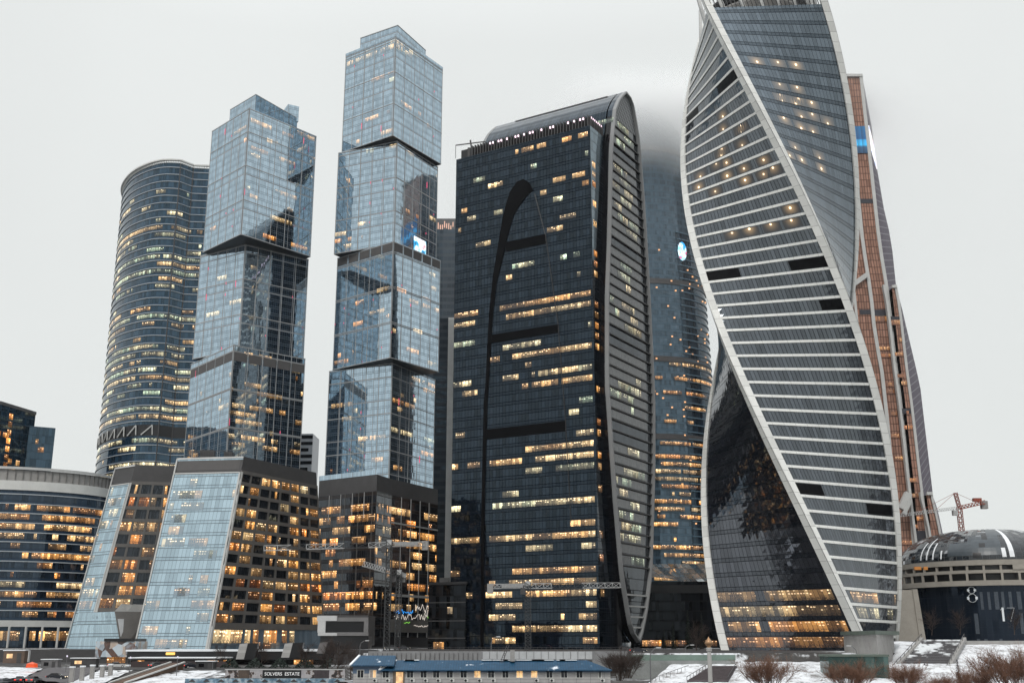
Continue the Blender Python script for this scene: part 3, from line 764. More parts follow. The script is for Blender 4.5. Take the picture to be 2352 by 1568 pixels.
prof = [(qL(z), z) for z in zs]+[(qR(z), z) for z in reversed(zs)]
PL_ = -62.0
vault_glass = glass('vault_glass', FHi, 1.5, (.010, .015, .022), (.6, .8, 1), .05, (.008, .011, .016), lv=.08, lh=.06, jit=.012, var=.5, z0=10)
def fv(s, z): return il(PL_+s, qL(min(z, ZA-.02)), z)
cl0 = lambda q, p: max(q, 1.0) if p < -.5 else q
b = MB()
for i in range(len(prof)-1):
    (q0, z0), (q1, z1) = prof[i], prof[i+1]
    for (pa, pb, mi) in ((PL_, -.6, 0), (.0, PE-.7, 1)):
        b.cm = mi if i < len(zs)-1 and z1 < 228 else 0
        Q0, Q1 = cl0(q0, pa), cl0(q1, pa)
        b.poly([il(pa, Q0, z0), il(pb, Q0, z0), il(pb, Q1, z1), il(pa, Q1, z1)], [(pa, z0), (pb, z0), (pb, z1), (pa, z1)])
b.build('vault_body', [vault_glass, M['black_gloss']], im)
tri = glass('corner_glass', FHi, 1.2, (.05, .07, .085), (.7, .88, 1), .2, (.02, .03, .04), lv=.08, lh=.05, jit=.01, z0=10)
b = MB(); b.poly([il(.12, .1, 216), il(.12, .1, 158), il(.12, 1.6, 156), il(.12, 11.9, 216)]); b.build('corner_panel', tri, im)
b = MB(); b.prism([tuple(il(a, c, 0)[:2]) for a, c in ((.1, 12.3), (1.2, 12.3), (1.2, 16), (.1, 16))], 9, 214); b.build('dark_shaft', M['black_gloss'], im)
# end face: dark glazing, pale louvred storeys, frame
endg = glass('end_glass', FHi, 1.2, (.01, .012, .016), (.7, .85, 1), .05, (.01, .01, .012), lv=.08, lh=.06, jit=.01, var=.4, z0=10)
ef = lambda s, z: il(PE-.6, s, z)
b = MB()
for i in range(len(zs)-1):
    z0, z1 = zs[i], zs[i+1]; b.poly([ef(qL(z0), z0), ef(qR(z0), z0), ef(qR(z1), z1), ef(qL(z1), z1)], [(qL(z0), z0), (qR(z0), z0), (qR(z1), z1), (qL(z1), z1)])
b.build('end_glazing', endg, im)
lou = NB('pale_louvre'); x_, y_ = lou.uv()
lm_ = lou.m('LESS_THAN', lou.m('FRACT', lou.m('MULTIPLY', x_, 1.6)), .28)
v_, _c = lou.wn(lou.comb(lou.m('FLOOR', lou.m('MULTIPLY', x_, .8)), lou.m('FLOOR', lou.m('DIVIDE', y_, FHi)), 1))
cc = lou.ramp(v_, (0, (.10, .108, .115)), (1, (.15, .158, .165)))
louvre = lou.bsdf(Base_Color=lou.mix(lm_, cc, (.05, .055, .06)), Roughness=.25, IOR=1.7)
lt = Lit(im); rr = random.Random(33)
mechz = [onp(u, v, IO+E1*PE, E1).z for u, v in ((1411, 340), (1402, 548), (1398, 757), (1406, 985))]
kk = 0; z = 40.0
while z < ZA-20:
    dark = any(abs(z+2-m) < 3.6 for m in mechz)
    a, c = qL(z+2)+1.5, qR(z+2)-1.3
    nm_ = max(1.0, min(4.5, (c-a)*.14))
    if not dark and c-a > 4:
        b = MB(); b.strip(ef, a, c-nm_, z+.75, z+FHi-.35, .18, 1); b.build('louvred_storey', louvre, im)
        if rr.random() < .75:
            npn = int((c-nm_-a)/1.2)
            for _ in range(rr.randint(1, 3)):
                n = rr.randint(2, min(12, npn)); i0 = rr.randint(0, npn-n)
                lt.add(ef, kk, z, FHi, i0, n, 1.2, a, rr.uniform(.72, 1), .22, .88, 1, 1, .24)
    b = MB(); b.strip(ef, a-.4, c+.6, z-.1, z+.35, .7, 1); b.build('floor_ledge', M['dark_grey'], im)
    z += FHi; kk += 1
M['lit_pale'] = litmat('lit_room_louvres', 1.3, .05, mull=.2)
for v in (1366, 1392, 1416, 1440):
    z = onp(1460, v, IO+E1*PE, E1).z; b = MB(); b.strip(ef, qL(z)+.8, qR(z)-.8, z-.3, z+.3, .8, 1); b.build('cross_bar', M['pale_cladding'], im)
lat = NB('lattice'); x_, y_ = lat.uv()
d1 = lat.m('LESS_THAN', lat.m('FRACT', lat.m('ADD', lat.m('MULTIPLY', x_, .6), lat.m('MULTIPLY', y_, .35))), .3)
d2 = lat.m('LESS_THAN', lat.m('FRACT', lat.m('SUBTRACT', lat.m('MULTIPLY', x_, .6), lat.m('MULTIPLY', y_, .35))), .3)
latm = lat.bsdf(Base_Color=lat.mix(lat.m('MAXIMUM', d1, d2), (.015, .018, .022), (.26, .27, .28)), Roughness=.5)
b = MB(); zt = [z for z in zs if z > ZA-19 and z < ZA-1.5]
for z0, z1 in zip(zt, zt[1:]):
    p = lambda q, z: il(PE-.35, q, z); b.poly([p(qL(z0)+1.2, z0), p(qR(z0)-1.2, z0), p(qR(z1)-1.2, z1), p(qL(z1)+1.2, z1)], [(qL(z0), z0), (qR(z0), z0), (qR(z1), z1), (qL(z1), z1)])
b.build('lattice_panel', latm, im)
def lens_frame(p0, p1, wd, mat, nm='lens_frame', clamp=None):
    b = MB(); n = len(prof); P = [V((0, q if clamp is None else max(q, clamp), z)) for q, z in prof]
    inn = []
    c = V((0, (qL(125)+qR(125))/2, 125))
    for i in range(n):
        a_, c_ = P[i-1 if i else n-1], P[(i+1) % n]; d = (c_-a_).normalized(); nn = V((0, -d.z, d.y))   # inward for this winding
        if (c-P[i]).dot(nn) < 0: nn = -nn
        inn.append(P[i]+nn*wd)
    for i in range(n):
        j = (i+1) % n
        if (P[i]-P[j]).length < .01: continue
        o0, o1, i0, i1 = P[i], P[j], inn[i], inn[j]
        g = lambda p, a: il(p, a.y, a.z)
        b.poly([g(p1, i0), g(p1, i1), g(p1, o1), g(p1, o0)]); b.poly([g(p1, o0), g(p1, o1), g(p0, o1), g(p0, o0)]); b.poly([g(p0, i0), g(p0, i1), g(p1, i1), g(p1, i0)])
        b.poly([g(p0, o0), g(p0, o1), g(p0, i1), g(p0, i0)])
    b.build(nm, mat, im)
frm = plain('frame_metal', (.25, .255, .26), .5, .1, .2)
lens_frame(PE-.9, PE+.9, .78, frm); lens_frame(PL_-1.4, PL_+.2, 1.2, frm, clamp=1.6)
b = MB(); q = (qL(ZA-.5)+qR(ZA-.5))/2
pl = [tuple(il(a, c, 0)[:2]) for a, c in ((PL_+10, q-2.2), (PE-8, q-2.2), (PE-8, q+2), (PL_+10, q+2))]; b.prism(pl, ZA-2.6, ZA-.3); b.build('roof_ridge', M['dark_grey'], im)
for k in range(8): b = MB(); p = il(PE-7.5+k*.9-.3, q-2.0, ZA-3.2); b.box(p, (.35, 2.4, 3.2), math.atan2(E1.y, E1.x)); b.build('ridge_fin', M['dark_grey'], im)
lt.fill(fv, 222.5, 226.8, FHi, 1.5, 1.0, (.95, 1), 47, 66, 4, 1, .25, .8)
# the arch and the plant storeys on the front of the slab
SN = -E2
def onslab(u, v): p = onp(u, v, IO+SN*.0, SN); return (p-IO).dot(E1), p.z
outr = [(1200, 412), (1186, 420), (1172, 441), (1163, 470), (1155, 502), (1144, 568), (1133, 634), (1124, 721), (1116, 882), (1112, 926), (1107, 1145), (1104, 1487)]
innr = [(1204, 412), (1220, 422), (1225, 436), (1214, 446), (1203, 460), (1181, 494), (1168, 537), (1159, 577), (1140, 655), (1131, 743), (1123, 882), (1120, 926), (1114, 1145), (1111, 1487)]
op = [onslab(*a) for a in outr]; ip = [onslab(*a) for a in innr]
# hook end: keep the two edges as one strip sampled by arc share
def resample(pts, n):
    L_ = [0]
    for a, c in zip(pts, pts[1:]): L_.append(L_[-1]+math.hypot(c[0]-a[0], c[1]-a[1]))
    return [(interp(L_[-1]*k/n, L_, [p[0] for p in pts]), interp(L_[-1]*k/n, L_, [p[1] for p in pts])) for k in range(n+1)]
hook = [onslab(*a) for a in ((1225, 437), (1216, 420), (1203, 412), (1188, 418), (1172, 441), (1163, 470), (1155, 502), (1144, 568), (1133, 634), (1124, 721), (1116, 882), (1112, 926), (1107, 1145), (1104, 1487))]
hin = [onslab(*a) for a in ((1225, 438), (1217, 443), (1209, 452), (1203, 460), (1192, 475), (1181, 494), (1168, 537), (1159, 577), (1140, 655), (1131, 743), (1123, 882), (1120, 926), (1114, 1145), (1111, 1487))]
b = MB()
for (a, c), (d, e_) in zip(zip(hook, hook[1:]), zip(hin, hin[1:])):
    q = -.35; b.poly([il(a[0], q, a[1]), il(c[0], q, c[1]), il(e_[0], q, e_[1]), il(d[0], q, d[1])])
    b.poly([il(a[0], 0, a[1]), il(c[0], 0, c[1]), il(c[0], q, c[1]), il(a[0], q, a[1])]); b.poly([il(d[0], q, d[1]), il(e_[0], q, e_[1]), il(e_[0], 0, e_[1]), il(d[0], 0, d[1])])
archm = NB('arch_black'); archm = archm.bsdf(Base_Color=(.004, .004, .005), Roughness=.3, Specular_IOR_Level=.05)
b.build('dark_arch', archm, im)
bands = []
for (u0, v0a, v0b, u1, v1a) in ((1162, 556, 578, 1253, 540), (1128, 769, 788, 1282, 745), (1118, 985, 1009, 1299, 967)):
    (p0, za), (_, zb), (p1, zc) = onslab(u0, v0a), onslab(u0, v0b), onslab(u1, v1a)
    zt_ = (za+zc)/2; bands.append((p0+SL, p1+SL, zb, zt_)); b = MB(); b.strip(sf, p0+SL, p1+SL, zb, zt_, .3, 1); b.build('plant_storey', archm, im)
edge = [onslab(*a) for a in ((1228, 445), (1253, 540), (1270, 660), (1282, 745), (1299, 967), (1312, 1200))]
b = MB()
for a, c in zip(edge, edge[1:]): b.beam(il(a[0], -.1, a[1]), il(c[0], -.1, c[1]), .3)
b.build('arch_edge', M['black'], im)
def skip(a, c, z):
    if any(a < q1 and c > q0 and z+FHi > z0-.5 and z < z1+.5 for q0, q1, z0, z1 in bands): return True
    x0 = interp(-z, [-p[1] for p in hook[4:]], [p[0] for p in hook[4:]])+SL; x1 = interp(-z, [-p[1] for p in hin[4:]], [p[0] for p in hin[4:]])+SL
    return z < hook[3][1] and a < x1 and c > x0
bright = [onslab(1200, v)[1] for v in (712, 722, 733, 880, 898, 1035, 1060, 1165, 1235, 1330, 1350, 1380, 1455)]
def dI(k, z):
    if any(abs(z+1.5-q) < 2.6 for q in bright): return .8
    if z < 24: return .25
    return rr.choice([.01, .02, .05, .12, .3] if z > 155 else [0, .02, .06, .3, .6] if z > 60 else [0, .1, .5, .75, .05])
lt.fill(sf, 10, 10+FHi*33, FHi, 1.5, dI, (.35, .9), 0, SL, 8, 0, .38, .90, rnd=rr, skip=skip)
lt.fill(sf, 10+FHi*33, ZT-1, FHi, 1.5, lambda k, z: rr.choice([.03, .07, .12, .2]), (.35, .95), 0, SL, 5, 0, .38, .88, rnd=rr, skip=skip)
df = lambda s, z: il(s, qL(z)-.0, z)
for k in range(30):
    z = 10+FHi*rr.randint(4, 44)
    lt.add(lambda s, z_: il(.1, 1.2+s, z_), 0, z, FHi, 0, 2, 1.5, 0, rr.uniform(.1, .5), .3, .9, 0, 1, .05)
lt.emit([M['lit'], M['lit_pale']], 98)

# ---------------------------------------------------------------- huge rounded tower behind, its top in the cloud
fe = thing('rounded_skyscraper', 'huge blue glass tower behind the arched tower, rounded top lost in low cloud', 'skyscraper', (80, 660, 10))
FC = (80, 655)
def fsc(z): return interp(z, [10, 150, 220, 280, 310, 325, 336, 343, 346], [1, .98, .93, .84, .76, .66, .5, .25, .05])
def ff(s, z):
    a = pi+s/42.; k = fsc(z); return V((FC[0]+41*k*cos(a), FC[1]+34*k*sin(a), z))
FHf = 4.2; SFw = 42*pi
fg = glass('blue_far_glass', FHf, 1.5, (.035, .055, .075), (.6, .82, 1), .085, (.06, .085, .11), lv=.07, lh=.06, sp=.28, spc=(.05, .085, .115), sp_f=.8, jit=.012, var=.5, z0=10)
b = MB(); b.grid(ff, 0, 2*SFw, 10, 345.9, 96, 64); b.build('curtain_wall', fg, fe, smooth=True)
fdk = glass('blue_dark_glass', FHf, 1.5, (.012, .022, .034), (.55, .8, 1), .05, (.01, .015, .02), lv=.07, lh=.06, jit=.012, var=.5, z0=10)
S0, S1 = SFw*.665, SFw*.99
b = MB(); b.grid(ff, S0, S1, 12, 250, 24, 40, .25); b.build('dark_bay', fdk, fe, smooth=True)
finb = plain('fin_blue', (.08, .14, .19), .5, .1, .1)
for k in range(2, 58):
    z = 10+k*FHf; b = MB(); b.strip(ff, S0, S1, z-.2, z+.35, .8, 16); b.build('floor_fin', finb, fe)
for v in (329, 643, 823, 1002):
    z = at(1530, v, 622).z; b = MB(); b.strip(ff, SFw*.2, SFw*1.0, z-1.6, z+1.6, .5, 40); b.build('belt_band', M['dark_grey'] if v > 400 else M['roof_grey'], fe)
lt = Lit(fe); rr = random.Random(6)
lt.fill(ff, 14, 118, FHf, 1.5, lambda k, z: rr.choice([.05, .25, .6, .85]) if z > 50 else .3, (.15, .6), SFw*.48, SFw*.92, 8, 0, .3, .8, rnd=rr, off=.9)
lt.fill(ff, 118, 172, FHf, 1.5, lambda k, z: rr.choice([.0, .1, .5]), (.15, .5), SFw*.48, SFw*.92, 6, 0, .35, .8, rnd=rr, off=.9)
M['spot_far'] = glow('far_lamp', (1, .50, .22), 1.3)
lt.emit([M['lit_small']], 95)
for i in range(70):
    s = rr.uniform(SFw*.46, SFw*.9); z = rr.uniform(60, 240); p = ff(s, z)+nrm(ff, s, z)*.5; b = MB(); b.box(p, (1.0, .3, .8)); b.build('room_lamp', M['spot_far'], fe)
scr = NB('round_screen'); x_, y_ = scr.uv()
scm = scr.bsdf(Base_Color=(.02, .02, .02), Emission_Strength=1.5, Emission_Color=scr.ramp(scr.noise(.22, 3), (.4, (.0, .35, .85)), (.48, (.9, 1, 1)), (.56, (.2, .8, 1)), (.62, (.9, .1, .15)), (.7, (0, .3, .8))))
c = at(1567, 577, 628); b = MB()
for k in range(12):
    a0, a1 = 2*pi*k/12, 2*pi*(k+1)/12
    b.poly([c, c+V((2.8*cos(a0), 1.2*cos(a0), 6*sin(a0))), c+V((2.8*cos(a1), 1.2*cos(a1), 6*sin(a1)))])
b.build('led_screen_or_reflection', scm, fe)
fp = thing('dark_pavilion', 'low dark building with a pale glass roof between the arched and twisted towers', 'building', (80, 515, 9))
b = MB(); b.prism([(52, 505), (100, 500), (104, 560), (52, 560)], 8, 38); b.build('body', dkg, fp)
b = MB(); b.prism([(52, 504.6), (100, 499.6), (100, 499.9), (52, 504.9)], 33, 36.5); b.build('fascia', M['black'], fp)
gr_ = glass('roof_glass', 2.2, 2.4, (.10, .11, .115), (.9, 1, 1), .14, (.04, .045, .05), lv=.08, lh=.08, jit=.35, var=.9, z0=0)
b = MB()
for i in range(14):
    for j in range(4):
        f = lambda s, t: V((53+s*3.4-t*.4, 506+t*11, 38.4+t*2.6+(1.6-t*.4)*sin(s*.5)))
        P = [f(i, j), f(i+1, j), f(i+1, j+1), f(i, j+1)]; b.poly(P, [(i*2.4, j*2.2), (i*2.4+2.4, j*2.2), (i*2.4+2.4, j*2.2+2.2), (i*2.4, j*2.2+2.2)])
b.build('glass_roof', gr_, fp)
lt = Lit(fp); f = wline((52, 505), (100, 500)); lt.fill(f, 9, 14, 5, 1.2, .3, (.2, .3), 0, f.L, 4, 0, .3, .8); lt.emit([M['lit_small']], 20)

# ---------------------------------------------------------------- twisted tower
ev = thing('twisted_tower', 'twisted tower with pale striped floors winding round dark glass, on the right', 'skyscraper', (104, 400, 8))
EVZ0, EVZ1 = 4.0, 246.0
def evc(k, z):
    s = z/250.; th = .3953-2.859*s+.0778*s*s-.0535*s**3 - (0, 1.5675, 3.1323, -1.5321)[k]
    r = 33.7695-.9515*s-.5128*s*s; x = 103.7934-7.573*s+2.2407*s*s
    return V((x+r*cos(th), 400+r*sin(th), z))
EL = 47.5
def evw(i, j): 
    f = lambda s, z: evc(i, z).lerp(evc(j, z), s/EL) if 0 <= s <= EL else evc(i, z)+(evc(j, z)-evc(i, z))*(s/EL)
    f.L = EL; return f
fBA, fCB, fAD, fDC = evw(1, 0), evw(2, 1), evw(0, 3), evw(3, 2)
EFH = 4.98
ev_band = glass('twist_dark_glass', EFH, 1.45, (.016, .018, .024), (.84, .93, 1), .13, (.004, .005, .007), lv=.13, lh=.02, jit=.016, var=.35, z0=EVZ0)
ev_glass = glass('twist_blue_glass', EFH, 1.62, (.014, .02, .03), (.76, .89, 1), .18, (.006, .009, .015), lv=.08, lh=.045, sp=.28, spc=(.010, .016, .025), sp_f=.62, jit=.016, var=.3, z0=EVZ0)
ev_low = glass('twist_black_glass', EFH, 1.62, (.010, .011, .015), (.85, .9, 1), .12, (.004, .005, .007), lv=.08, lh=.045, sp=.28, spc=(.006, .008, .012), sp_f=.8, jit=.02, var=.3, z0=EVZ0)
for f, m in ((fBA, ev_band), (fCB, ev_low), (fAD, ev_glass), (fDC, ev_band)):
    b = MB(); b.grid(f, 0, EL, EVZ0, EVZ1, 14, 104); b.build('twisted_facade', m, ev, smooth=False)
def panelled(name, col, step):
    n = NB(name); x, y = n.uv(); g = n.n.new('ShaderNodeNewGeometry'); s = n.n.new('ShaderNodeSeparateXYZ'); n.t.links.new(g.outputs['Position'], s.inputs[0])
    ln = n.m('LESS_THAN', n.m('FRACT', n.m('DIVIDE', s.outputs[2], step)), .035)
    v, _ = n.wn(n.comb(n.m('FLOOR', n.m('DIVIDE', s.outputs[2], step)), n.m('FLOOR', n.m('DIVIDE', x, 3.2)), 4))
    c = n.ramp(n.m('ADD', n.m('MULTIPLY', v, .5), n.m('MULTIPLY', n.noise(.35, 4), .5)), (.2, tuple(a*.84 for a in col)), (.8, tuple(a*1.08 for a in col)))
    return n.bsdf(Base_Color=n.mix(ln, c, tuple(a*.45 for a in col)), Roughness=.5, Specular_IOR_Level=.3)
ev_w = panelled('twist_white_panel', (.74, .74, .715), EFH*.75)
n = NB('twist_band'); x, y = n.uv(); ln = n.m('LESS_THAN', n.m('FRACT', n.m('DIVIDE', x, 4.35)), .02)
ev_bw = n.bsdf(Base_Color=n.mix(ln, n.ramp(n.noise(.3, 4), (.3, (.70, .70, .68)), (.7, (.80, .80, .775))), (.3, .3, .29)), Roughness=.5, Specular_IOR_Level=.3)
NF = int((EVZ1-EVZ0)/EFH)
for k in range(1, NF+1):
    z = EVZ0+k*EFH; b = MB(); b.strip(fBA, 1.6, EL-1.6, z-.45, z+.45, .3, 14); b.build('floor_band', ev_bw, ev)
for k in range(1, NF+1, 1):
    z = EVZ0+k*EFH; b = MB(); b.strip(fDC, 1.6, EL-1.6, z-.45, z+.45, .3, 4); b.build('floor_band', ev_bw, ev)
adj = {0: (fBA, fAD), 1: (fCB, fBA), 2: (fDC, fCB), 3: (fAD, fDC)}
for k in range(4):
    fp_, fn_ = adj[k]; b = MB(); W_ = 2.15; nz = 110; zt = 268
    for f, s0, s1, inn_ in ((fp_, EL-W_, EL+.55, 0), (fn_, -.55, W_, 1)):
        b.grid(f, s0, s1, EVZ0-2, zt, 1, nz, .6)
        si = s0 if inn_ == 0 else s1
        for j in range(nz):
            z0, z1 = EVZ0-2+(zt-EVZ0+2)*j/nz, EVZ0-2+(zt-EVZ0+2)*(j+1)/nz
            a0, a1, c0, c1 = f(si, z0), f(si, z1), f(si, z0)+nrm(f, si, z0)*.6, f(si, z1)+nrm(f, si, z1)*.6
            b.poly([a0, c0, c1, a1] if inn_ == 0 else [c0, a0, a1, c1], [(0, z0), (.6, z0), (.6, z1), (0, z1)])
        if zt > EVZ1:
            b.grid(f, s0, s1, EVZ1, zt, 1, 12, -.9)
    b.build('corner_column', ev_w, ev)
b = MB(); b.poly([evc(k, EVZ1) for k in (3, 2, 1, 0)][::-1]); b.build('roof', M['roof_grey'], ev)
b = MB()
for k in range(1, 29):
    for f in (fAD,):
        s = k*EL/29; p = f(s, EVZ1); q = f(s, EVZ1+3.4); m_ = nrm(f, s, EVZ1)
        b.beam(p+m_*.2, q+m_*.6, .16, .5)
b.build('parapet_fins', M['dark_grey'], ev)
cx, cy = (evc(0, EVZ1)+evc(2, EVZ1))[:2]; cx /= 2; cy /= 2
b = MB(); b.lathe((cx, cy), [(17, EVZ1), (19.5, EVZ1+5.5), (19.5, EVZ1+6.3), (0.1, EVZ1+6.4)], 48); b.build('helipad_base', M['concrete'], ev, smooth=False)
b = MB(); b.lathe((cx, cy), [(18.2, EVZ1+7.9), (20.4, EVZ1+9.4), (20.4, EVZ1+9.9), (.1, EVZ1+10)], 48); b.build('helipad_deck', M['roof_grey'], ev)
b = MB()
for k in range(60):
    a = 2*pi*k/60; b.beam((cx+20.2*cos(a), cy+20.2*sin(a), EVZ1+9.9), (cx+20.8*cos(a), cy+20.8*sin(a), EVZ1+12.6), .1)
b.lathe((cx, cy), [(20.75, EVZ1+12.5), (20.75, EVZ1+12.7), (20.6, EVZ1+12.7)], 48); b.build('helipad_rail', M['dark_grey'], ev)
for f, ks in ((fAD, (.12, .30, .47, .62, .76, .88)), (fBA, (.3, .7)), (fDC, (.2, .5, .8)), (fCB, (.3, .7))):
    for t in ks:
        p = f(EL*t, EVZ1); c_ = V((cx, cy, EVZ1)); p = p+(c_-p)*.06; q = f(EL*t, zt); q = q+(V((cx, cy, zt))-q)*.0; b = MB(); b.beam(p, q, 1.1, 1.5); b.build('crown_post', M['pale_cladding'], ev)
def inv(f, u, v):
    best = None; s0, s1, z0, z1 = 0, EL, EVZ0, EVZ1
    for it in range(5):
        n = 16
        for i in range(n+1):
            for j in range(n+1):
                s, z = s0+(s1-s0)*i/n, z0+(z1-z0)*j/n; a, c = proj(f(s, z)); e_ = (a-u)**2+(c-v)**2
                if best is None or e_ < best[0]: best = (e_, s, z)
        ds, dz = (s1-s0)/n*2, (z1-z0)/n*2; s0, s1, z0, z1 = best[1]-ds, best[1]+ds, best[2]-dz, best[2]+dz
    return best[1], best[2]
M['spot_band'] = spotmat('lamp_room_dark', 1.1, (.03, .032, .036), .055)
M['spot_glass'] = spotmat('lamp_room_blue', 1.1, (.022, .03, .04), .18)
fl_ = lambda z: int((z-EVZ0)/EFH)
ad_sp = [(440,285),(535,287),(618,298),(543,388),(623,402),(547,437),(628,448),(560,480),(623,492),(560,537),(648,550),(690,472),(693,525),(768,585),(645,598),(703,628),(615,678),(590,715),(645,735),(730,740),(735,775)]
ba_sp = [(287,548),(362,567),(288,605),(373,670),(370,618),(275,675),(278,720),(250,745),(300,748),(470,735),(380,775),(512,770),(303,808),(470,800),(385,828),(180,812),(172,860),(248,880),(592,955),(498,1020),(400,1040),(325,1070),(597,1012)]
for f, lst, m, lo, hi in ((fAD, ad_sp, 'spot_glass', .33, .97), (fBA, ba_sp, 'spot_band', .18, .84)):
    for i, (x, y) in enumerate(lst):
        s, z = inv(f, 1519+.5*x, .5*y); zf = EVZ0+fl_(z)*EFH; h = 3.4
        a, c = max(1.9, s-h), min(EL-1.9, s+h); za, zb = zf+lo*EFH, zf+hi*EFH; zc_ = min(max(z, za+.4), zb-.4)
        b = MB(); b.grid(f, a, c, za, zb, 6, 1, .06, ((a-s)/1.5, (c-s)/1.5, (za-zc_)/1.5, (zb-zc_)/1.5), (R.uniform(.3, 1.2), .5)); b.build('window', M[m], ev)
for f, q in ((fBA, [(1653, 222, 1690, 168, ), (1577, 288, 1604, 256), (1622, 640, 1703, 636), (1815, 615, 1906, 608), (1830, 1128, 1893, 1134), (1886, 705, 1945, 700), (1990, 1160, 2047, 1165)]),):
    for u0, v0, u1, v1 in q:
        sa, z = inv(f, u0, v0); sb, z2 = inv(f, u1, v1); zf = EVZ0+fl_((z+z2)/2)*EFH
        b = MB(); b.grid(f, max(1.8, min(sa, sb)), min(EL-1.8, max(sa, sb)), zf+.7, zf+EFH-.7, 6, 1, .1); b.build('louvre_panel', archm, ev)
lt = Lit(ev); rr = random.Random(12)
for v, h, d in ((1370, .42, .95), (1402, .45, .9), (1438, .2, .30), (1470, .18, .8), (1345, .3, .03), (1500, .2, .4)):
    s, z = inv(fCB, 1760, v); k = fl_(z); zf = EVZ0+k*EFH
    lt.fill(fCB, zf, zf+EFH, EFH, 1.62, d, (h-.1, h+.25), 2.2, EL-2.3, 7, 0, .30, .96, rnd=rr)
    if d > .5: lt.fill(fBA, zf, zf+EFH, EFH, 1.45, .35, (.4, .9), 2.2, EL-2.3, 6, 0, .17, .84, rnd=rr)
M['lit_ev'] = litmat('lit_room_twist', 1.0, .085)
lt.emit([M['lit_ev']], 60)
p0, p1 = inv(fCB, 1778, 1497), inv(fCB, 1900, 1500)
b = MB(); b.strip(fCB, p0[0], p1[0]+4, 8.2, 9.3, 6, 1); b.build('entrance_canopy', M['black'], ev)
b = MB(); b.strip(fCB, p0[0]+4, p1[0]+2, 3, 8.0, .4, 1); b.build('entrance_glazing', M['black_gloss'], ev)

# ---------------------------------------------------------------- orange stepped tower behind the twisted one
me_ = thing('orange_tower', 'tapering copper coloured stepped tower with white edge columns behind the twisted tower', 'skyscraper', (215, 620, 10))
def edge(pts, Y): l = sorted([(at(u, v, Y).z, at(u, v, Y).x) for u, v in pts]); zs_ = [a[0] for a in l]; xs_ = [a[1] for a in l]; return lambda z: interp(z, zs_, xs_) if z >= zs_[0] else xs_[0]+(xs_[1]-xs_[0])/(zs_[1]-zs_[0])*(z-zs_[0])
cop = glass('copper_glass', 4.1, 1.5, (.31, .165, .12), (1, .8, .7), .05, (.10, .055, .045), lv=.24, lh=.10, jit=.008, var=.25, rough=.2)
n = NB('mauve_facade'); x, y = n.uv(); ln = n.m('LESS_THAN', n.m('FRACT', n.m('DIVIDE', n.m('ADD', y, n.m('MULTIPLY', x, -.35)), 4.1)), .14)
pur = n.bsdf(Base_Color=n.mix(ln, n.ramp(n.noise(.2, 4), (.3, (.10, .085, .115)), (.7, (.14, .12, .15))), (.26, .25, .27)), Roughness=.6, Specular_IOR_Level=.08)
def volume(nm, fl, fr, br, Yf, Yb, z0, z1, colw):
    b = MB(); n = 24
    w1 = lambda s, z: V((fl(z)+(fr(z)-fl(z))*s, Yf, z)); w2 = lambda s, z: V((fr(z)+(br(z)-fr(z))*s, Yf+(Yb-Yf)*s, z))
    for j in range(n):
        za, zb = z0+(z1-z0)*j/n, z0+(z1-z0)*(j+1)/n
        b.cm = 0; W_ = lambda s, z: ((s-1)*(fr(z)-fl(z)), z)
        b.poly([w1(0, za), w1(1, za), w1(1, zb), w1(0, zb)], [W_(0, za), W_(1, za), W_(1, zb), W_(0, zb)])
        b.cm = 1; b.poly([w2(0, za), w2(1, za), w2(1, zb), w2(0, zb)], [(0, za), (40, za), (40, zb), (0, zb)])
        b.cm = 2; b.poly([V((br(za), Yb, za)), V((fl(za), Yb, za)), V((fl(zb), Yb, zb)), V((br(zb), Yb, zb))])
    b.poly([w1(0, z1), w1(1, z1), V((br(z1), Yb, z1)), V((fl(z1), Yb, z1))])
    b.build(nm, [cop, pur, M['dark_grey']], me_)
    return w1, w2
def column(ed, wd, Yf, z0, z1, off=-.6):
    b = MB(); n = 20
    for j in range(n):
        za, zb = z0+(z1-z0)*j/n, z0+(z1-z0)*(j+1)/n
        A = lambda x, y, z: V((ed(z)+x, y, z)); y0, y1 = Yf-.7, Yf+2
        b.poly([A(-wd, y0, za), A(0, y0, za), A(0, y0, zb), A(-wd, y0, zb)]); b.poly([A(0, y0, za), A(0, y1, za), A(0, y1, zb), A(0, y0, zb)]); b.poly([A(-wd, y1, za), A(-wd, y0, za), A(-wd, y0, zb), A(-wd, y1, zb)])
    b.build('edge_column', M['pale_cladding'], me_)
r1 = edge([(1982, 190), (1999, 342), (2023, 559), (2043, 678), (2055, 799), (2071, 921), (2092, 1124), (2107, 1300)], 600)
s1 = edge([(1984, 203), (2001, 278), (2010, 361), (2031, 484), (2042, 529), (2048, 559), (2059, 664), (2085, 900), (2110, 1145), (2125, 1300)], 640)
l1 = lambda z: 178-.0*z
zt1 = at(1971, 178, 600).z
volume('tall_volume', l1, r1, s1, 600, 640, 10, zt1, 3)
r2 = edge([(2060, 668), (2068, 700), (2084, 840), (2098, 942), (2114, 1084), (2132, 1226), (2141, 1300)], 597)
s2 = edge([(2062, 665), (2078, 735), (2101, 832), (2114, 889), (2120, 942), (2132, 1043), (2144, 1145), (2158, 1300)], 640)
zt2 = at(2050, 662, 597).z; volume('middle_volume', lambda z: r1(z)+.8, r2, s2, 597, 640, 10, zt2, 3)
r3 = edge([(2142, 1140), (2152, 1180), (2161, 1222), (2172, 1300)], 594)
s3 = edge([(2145, 1140), (2156, 1180), (2165, 1222), (2178, 1300)], 640)
zt3 = at(2130, 1136, 594).z; volume('low_volume', lambda z: r2(z)+.6, r3, s3, 594, 640, 10, zt3, 3)
